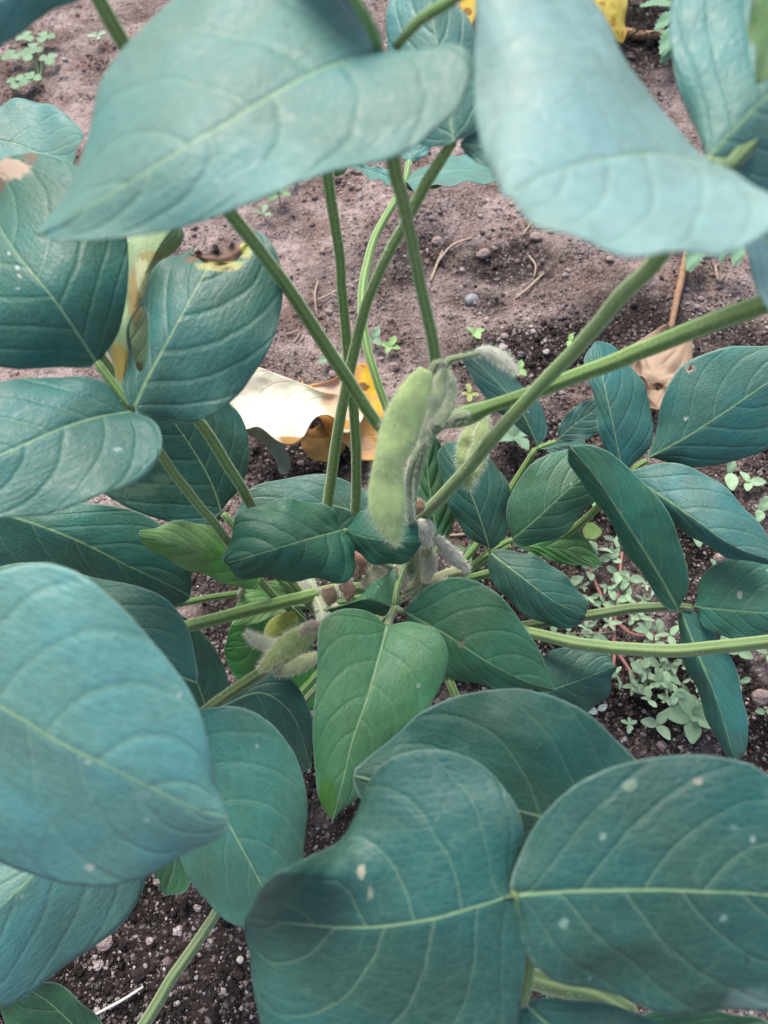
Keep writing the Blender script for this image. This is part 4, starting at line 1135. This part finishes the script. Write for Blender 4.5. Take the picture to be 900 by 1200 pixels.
# pebbles
def pebble(px, py, w, label, col=(.26, .22, .20), flatz=.7):
    tv, tf = ICO[0]
    g = on_soil(px, py); dep = np.dot(g - CL, FW); r_ = w / 2 * dep / FPX
    q = np.random.default_rng(int(px * 3 + py))
    v = tv * (1.12 + q.normal(0, .22, (len(tv), 1))) * np.array([1.05, .9, flatz]) * r_
    o = mesh_obj('pebble', v + np.array([g[0], g[1], g[2] + r_ * .25]), [tuple(f) for f in tf.tolist()], M_STONE if col[2] > col[0] * .95 or col[0] > .45 else M_CRUMB, None, True, None, col)
    sb = o.modifiers.new('s', 'SUBSURF'); sb.levels = 2; sb.render_levels = 2
    tag(o, label, 'pebble', 'pebbles on the soil')
pebble(553, 354, 20, 'bluish grey pebble below the dark hollow', (.24, .24, .25))
pebble(628, 280, 17, 'rounded brown pebble under the big pale blurred leaflet', (.28, .22, .2))
pebble(513, 284, 15, 'pinkish pebble beside the arching straw', (.36, .28, .25))
pebble(591, 395, 11, 'small pale pebble above the withered white pod', (.40, .31, .27))
pebble(565, 300, 20, 'flat sandy clod left of the dark hollow', (.34, .27, .24))
pebble(461, 432, 17, 'grey brown pebble by the orange leaf', (.22, .18, .17))
pebble(714, 305, 12, 'small pale pebble just under the big blurred leaflet at the right', (.38, .31, .28))
pebble(122, 1106, 24, 'light clod at the edge of the lower left leaf', (.40, .34, .31))
pebble(282, 1125, 10, 'white grit stone beside the bottom stalk', (.5, .46, .42))
pebble(893, 818, 24, 'light pebble at the right border below the drooping leaflet', (.36, .30, .28))
pebble(776, 874, 14, 'beige pebble under the big front right leaf', (.36, .3, .27))
pebble(842, 655, 16, 'pale clod between the right hand leaflets', (.40, .33, .30))
pebble(392, 440, 14, 'rusty brown pebble left of the thin stalks', (.26, .2, .18))
pebble(738, 68, 14, 'grey clod at the foot of the dark tangle', (.34, .28, .25))

# ================================================================== WEEDS
def weed_leaf_mesh(name, w=.45, cup=.12, n=10, m=6, notch=0.0, serr=0.0):
    """unit leaf along +x, lying in xy"""
    verts = []; faces = []
    for i in range(n + 1):
        u = i / n
        hw = w * math.sin(math.pi * min(1, .04 + .93 * u)) ** .75 * (.75 + .5 * u if notch else 1.15 - .3 * u) * .5
        if serr: hw *= 1 + serr * (1 if i % 2 else -1) * (0.2 < u < .95)
        for j in range(m + 1):
            v = j / m * 2 - 1
            x = u - notch * (1 - abs(v)) * max(0, u - .8) * 2
            verts.append((x, v * hw, cup * (abs(v) * hw * 1.6) - .18 * (u - .4) ** 2 + .02 * math.sin(9 * u + 3 * v)))
    for i in range(n):
        for j in range(m):
            a = i * (m + 1) + j
            faces.append((a, a + m + 1, a + m + 2, a + 1))
    me = bpy.data.meshes.new(name); me.from_pydata(verts, [], faces); me.materials.append(M_WEED)
    me.polygons.foreach_set('use_smooth', [True] * len(me.polygons)); me.update()
    return me
WL_BROAD, WL_NARROW, WL_OBO, WL_HEART, WL_SAW = (weed_leaf_mesh('weed_leaf_broad', .62), weed_leaf_mesh('weed_leaf_narrow', .36), weed_leaf_mesh('weed_leaf_obovate', .52, notch=.05),
    weed_leaf_mesh('weed_leaf_heart', .95, notch=.35), weed_leaf_mesh('weed_leaf_serrated', .42, n=16, serr=.16))
M_WSTEM = flat_mat('weed_stem', (.2, .3, .12), .6, .15, 300, .3, objcol=True, bump=0)

def weed_stem(parent, pts, r, color):
    pts = np.asarray(pts, float); ring = 6
    sp = spline(pts, 10); verts = []; faces = []
    tan = np.gradient(sp, axis=0); tan /= np.linalg.norm(tan, axis=1, keepdims=True) + 1e-9
    for i in range(10):
        s_ = np.cross(tan[i], (0.3, 0.9, .31)); s_ /= np.linalg.norm(s_); n_ = np.cross(s_, tan[i])
        for j in range(ring):
            a = j / ring * 6.283
            verts.append(sp[i] + r * (1 - .04 * i) * (math.cos(a) * s_ + math.sin(a) * n_))
    for i in range(9):
        for j in range(ring):
            j2 = (j + 1) % ring
            faces.append((i * ring + j, i * ring + j2, (i + 1) * ring + j2, (i + 1) * ring + j))
    return mesh_obj('stem', verts, faces, M_WSTEM, parent, True, None, color)

def add_weed_leaf(parent, at, me, size, az, tilt, color, roll=0):
    o = bpy.data.objects.new('leaf', me)
    COL.objects.link(o); o.parent = parent
    o.location = Vector(at) - Vector(parent.location)
    o.scale = (size,) * 3
    o.rotation_euler = (roll, -tilt, az)
    o.color = (*color, 1)
    return o

WG = 'small weeds sprouting around the soybean'
W_PALE, W_BRT, W_GRN = (.30, .43, .28), (.26, .44, .16), (.13, .25, .12)
def seedling(px, py, size_px, label, nleaf=4, me=WL_BROAD, color=W_BRT, h=.008, rot=None, stemc=(.22, .30, .14), small=0, tilt=.25, group=WG):
    g = on_soil(px, py)
    dep = np.dot(g - CL, FW); sz = size_px * dep / FPX
    q = np.random.default_rng(int(px * 31 + py * 7))
    r_ = empty('weed', g); tag(r_, label, 'weed', group)
    top = np.array(g) + np.array([q.normal(0, .001), q.normal(0, .001), h])
    weed_stem(r_, [np.array(g) - (0, 0, .002), (np.array(g) + top) / 2 + q.normal(0, .0006, 3), top], max(.0004, sz * .045), stemc)
    a0 = q.random() * 6.28 if rot is None else rot
    for i in range(nleaf):
        az = a0 + i * 6.283 / nleaf + q.normal(0, .15)
        s_ = .85 * sz * q.uniform(.8, 1.1) * (1.0 if i % 2 == 0 or nleaf < 4 else .8)
        c = tuple(np.array(color) * q.uniform(.85, 1.15))
        add_weed_leaf(r_, top - np.array([0, 0, .0008 * (i % 2)]), me, s_, az, tilt + q.normal(0, .12), c, q.normal(0, .15))
    for i in range(small):
        add_weed_leaf(r_, top + np.array([0, 0, .001]), me, sz * .45, a0 + .7 + i * 6.283 / max(1, small), .9, color)
    return r_

seedling(555, 400, 17, 'bright green seedling with three leaves above the withered white pod', 3, rot=.5, h=.010)
seedling(456, 415, 17, 'bright green two leaved seedling beside the thin stalk', 4, WL_BROAD, W_BRT, rot=1.3)
seedling(440, 405, 20, 'greyish seedling half hidden by the thin stalk', 3, WL_BROAD, (.20, .32, .20))
seedling(386, 425, 22, 'pale seedling between the thin stalks', 3, WL_OBO, (.22, .34, .22))
seedling(608, 440, 15, 'tiny seedling beside the upper stalk crossing', 3, WL_BROAD, W_BRT)
seedling(668, 404, 13, 'tiny seedling left of the leaf behind the stalk crossing', 2, WL_BROAD, W_BRT)
seedling(328, 240, 22, 'thin stemmed weed beside the thick stalk at the upper left', 4, WL_BROAD, (.16, .29, .13), h=.016, tilt=.1, small=2)
seedling(346, 216, 15, 'small weed under the big blurred leaflet', 3, WL_BROAD, (.17, .30, .14))
seedling(312, 258, 16, 'greyish weed half behind the thick stalk', 3, WL_OBO, (.20, .30, .20))
seedling(118, 52, 13, 'pale sprout near the upper left leaf stalk', 4, WL_OBO, W_PALE)
seedling(600, 525, 38, 'pale broad leaved weed behind the dark leaflets', 4, WL_BROAD, (.20, .33, .20), h=.012)
seedling(582, 470, 22, 'pale weed between the crossing stalks', 3, WL_BROAD, (.20, .32, .18))
seedling(548, 470, 16, 'yellowish weed behind the fuzzy node', 4, WL_OBO, (.32, .36, .12))
seedling(600, 695, 20, 'pale weed under the lower dark leaflet', 3, WL_OBO, W_PALE)
seedling(546, 655, 24, 'slender weed below the cluster of dark leaflets', 3, WL_NARROW, (.16, .28, .14), h=.014)
# clover at the upper left: trefoils on one root
g = on_soil(48, 92)
cl = empty('weed', g); tag(cl, 'clover like weed with notched leaflets in the upper left corner', 'weed', WG)
for (x, y) in ((35, 56), (18, 78), (37, 77), (62, 82), (34, 106), (24, 109), (58, 56), (44, 70), (42, 104)):
    b = np.array(on_soil(x, y)) + np.array([0, 0, .010])
    weed_stem(cl, [np.array(g), (np.array(g) + b) / 2 + (0, 0, .003), b], .0005, (.22, .30, .14))
    a0 = RNG.random() * 6.28
    for k_ in range(3):
        add_weed_leaf(cl, b, WL_HEART, .0095, a0 + k_ * 2.094, .05, tuple(np.array((.17, .30, .16)) * RNG.uniform(.85, 1.15)))
# serrated weed behind the big blurred leaflet
def saw_weed(px, py, leaves, label):
    g = on_soil(px, py)
    r_ = empty('weed', g); tag(r_, label, 'weed', 'saw leaved weeds at the upper right')
    top = np.array(g) + (0, 0, .05)
    weed_stem(r_, [np.array(g) - (0, 0, .002), np.array(g) + (0, 0, .025), top], .0014, (.16, .28, .12))
    for (bx, by, tx, ty, h) in leaves:
        b = G(bx, by, h); t = G(tx, ty, h - .004); v = t - b
        weed_stem(r_, [top, (top + b) / 2 + (0, 0, .004), b], .0006, (.18, .30, .14))
        add_weed_leaf(r_, b, WL_SAW, np.linalg.norm(v), math.atan2(v[1], v[0]), math.asin(v[2] / np.linalg.norm(v)), (.15, .30, .17))
saw_weed(835, 265, [(822, 275, 808, 316, .03), (850, 280, 845, 306, .03), (868, 275, 862, 310, .035), (885, 280, 898, 300, .035), (800, 240, 780, 200, .04)], 'saw leaved weed whose tips hang out below the big blurred leaflet')
saw_weed(800, 40, [(792, 4, 750, 4, .03), (795, 12, 768, 34, .03), (792, 30, 776, 62, .028), (796, 50, 775, 72, .02), (794, -10, 770, -14, .03)], 'saw leaved weed behind the bluish leaf at the upper right edge')
# pink stemmed creeping weed at the right
g = on_soil(716, 742)
cw = empty('weed', g); tag(cw, 'creeping weed with pink stems and many small pale leaves', 'weed')
PINK = (.36, .16, .14)
hub = np.array(g) + (0, 0, .006)
arms = [[(716, 742), (704, 712), (683, 668)], [(716, 742), (720, 700), (724, 655)], [(722, 735), (735, 748), (752, 752), (790, 756)], [(716, 745), (716, 770), (712, 800)], [(718, 765), (730, 785), (738, 800)],
        [(740, 790), (760, 805), (790, 815)], [(716, 768), (745, 768), (770, 775)]]
for ar in arms:
    pts = [np.array(on_soil(x, y)) + (0, 0, .006 + .002 * i) for i, (x, y) in enumerate(ar)]
    weed_stem(cw, pts, .0013, PINK)
LP = [(700, 645), (712, 640), (690, 668), (676, 690), (690, 700), (700, 690), (706, 706), (715, 680), (724, 672), (728, 685), (738, 680), (744, 690), (735, 698), (748, 705), (722, 705), (733, 712), (742, 722), (698, 712),
      (752, 722), (676, 735), (668, 742), (700, 735), (716, 655), (750, 735), (757, 740), (745, 772), (760, 770), (768, 780), (752, 786), (740, 786), (760, 795), (775, 790), (788, 780), (795, 790), (782, 800), (770, 805),
      (756, 808), (745, 806), (800, 800), (808, 806), (790, 812), (775, 818), (760, 820), (728, 800), (724, 790), (735, 812), (780, 770), (793, 768), (765, 760), (805, 818), (785, 745), (790, 735), (775, 742), (760, 690), (727, 640)]
twv = []
armpts = np.array([np.array(on_soil(x, y)) + (0, 0, .007) for ar in arms for (x, y) in ar])
for i, (x, y) in enumerate(LP[::2] + [(736, 700), (775, 800), (758, 790), (712, 690), (700, 656)]):
    h = RNG.uniform(.008, .018)
    q = np.array(G(x, y, h))
    near = armpts[np.argmin(((armpts - q) ** 2).sum(1))]
    weed_stem(cw, [near, (near + q) / 2 + (0, 0, -.002), q], .0006, (.34, .30, .20))
    a0 = RNG.random() * 6.28; nl = 3
    for k_ in range(nl):
        add_weed_leaf(cw, q + RNG.normal(0, .0006, 3), (WL_OBO, WL_OBO, WL_BROAD, WL_NARROW)[(i + k_) % 4], RNG.uniform(.005, .0092), a0 + k_ * 2.1 + RNG.normal(0, .3), RNG.normal(.2, .25),
                      tuple(np.array((.32, .47, .28)) * RNG.uniform(.7, 1.3)), RNG.normal(0, .35))
# rosette in front of it and the seedlings around
seedling(806, 846, 42, 'largest pale rosette weed in front of the big right leaf', 5, WL_BROAD, (.27, .42, .24), h=.012, rot=3.3, tilt=.15, small=2)
seedling(768, 850, 24, 'round leaved seedling left of the pale rosette', 3, WL_BROAD, W_PALE, rot=3.0)
seedling(732, 852, 14, 'cross shaped tiny seedling on bare soil left of the rosette', 5, WL_OBO, W_PALE)
seedling(704, 832, 18, 'whitish fallen looking sprout at the edge of the dark leaf', 2, WL_BROAD, (.40, .46, .40), rot=.2, h=.004)
for x, y, s_, lb in ((690, 588, 26, 'pale weed beside the round cotyledon between the leaflets'), (776, 604, 34, 'broad pale weed under the long right leaflet'), (810, 625, 30, 'pale weed under the lower margin of the long right leaflet'),
                  (848, 562, 30, 'pale weed right of the long leaflet tip of the trio'), (870, 575, 22, 'small weed near the right border'), (885, 605, 26, 'pale pointed weed at the right border'),
                  (834, 670, 13, 'tiny two leaved seedling on the dark bare soil'), (720, 620, 30, 'pale weed behind the upright green leaflet'), (860, 770, 20, 'yellowish weed right of the thick pale stalk'),
                  (895, 770, 22, 'pale weed at the right border under the thick stalk'), (893, 838, 16, 'two round leaves at the right border'), (862, 808, 18, 'round pale leaf beside the drooping leaflet'),
                  (848, 745, 24, 'fine leaved weed between stalk and leaflet'), (790, 660, 20, 'small weed behind the upright green leaflet tip'), (640, 1164, 12, 'tiny weed beside the lowest stalk'), (660, 690, 22, 'weed right of the lower dark leaflet'),
                  (690, 752, 20, 'weed under the thick pale stalk'), (650, 748, 18, 'weed where the thick pale stalk starts'), (530, 790, 22, 'pale weed in the gap under the front leaflets'), (556, 790, 18, 'small weed in the gap right of the front green leaflet')):
    seedling(x, y, s_, lb, RNG.integers(2, 5), (WL_BROAD, WL_OBO, WL_BROAD)[int(x) % 3], tuple(np.array((.25, .38, .22)) * RNG.uniform(.85, 1.15)))
for x, y in LP[1::2]:
    seedling(x + 5, y + 4, RNG.uniform(11, 19), 'small pale narrow leaved seedling among the stems of the creeping pink stemmed weed', int(RNG.integers(3, 6)), (WL_NARROW, WL_OBO)[int(x) % 2],
             tuple(np.array((.33, .46, .30)) * RNG.uniform(.75, 1.25)), h=RNG.uniform(.006, .014), group='narrow leaved seedlings in the weed patch')
# the round cotyledon
g = G(695, 623, .03)
q = on_soil(696, 640)
ct = empty('weed', q); tag(ct, 'round glossy seed leaf on a thin stem left of the upright leaflet', 'weed')
weed_stem(ct, [np.array(q) - (0, 0, .002), (np.array(q) + g) / 2, g], .0006, (.2, .3, .12))
WL_ROUND = weed_leaf_mesh('weed_leaf_round', 1.0, .05)
add_weed_leaf(ct, g - np.array([.006, 0, 0]), WL_ROUND, .011, 0, .1, (.20, .34, .08))
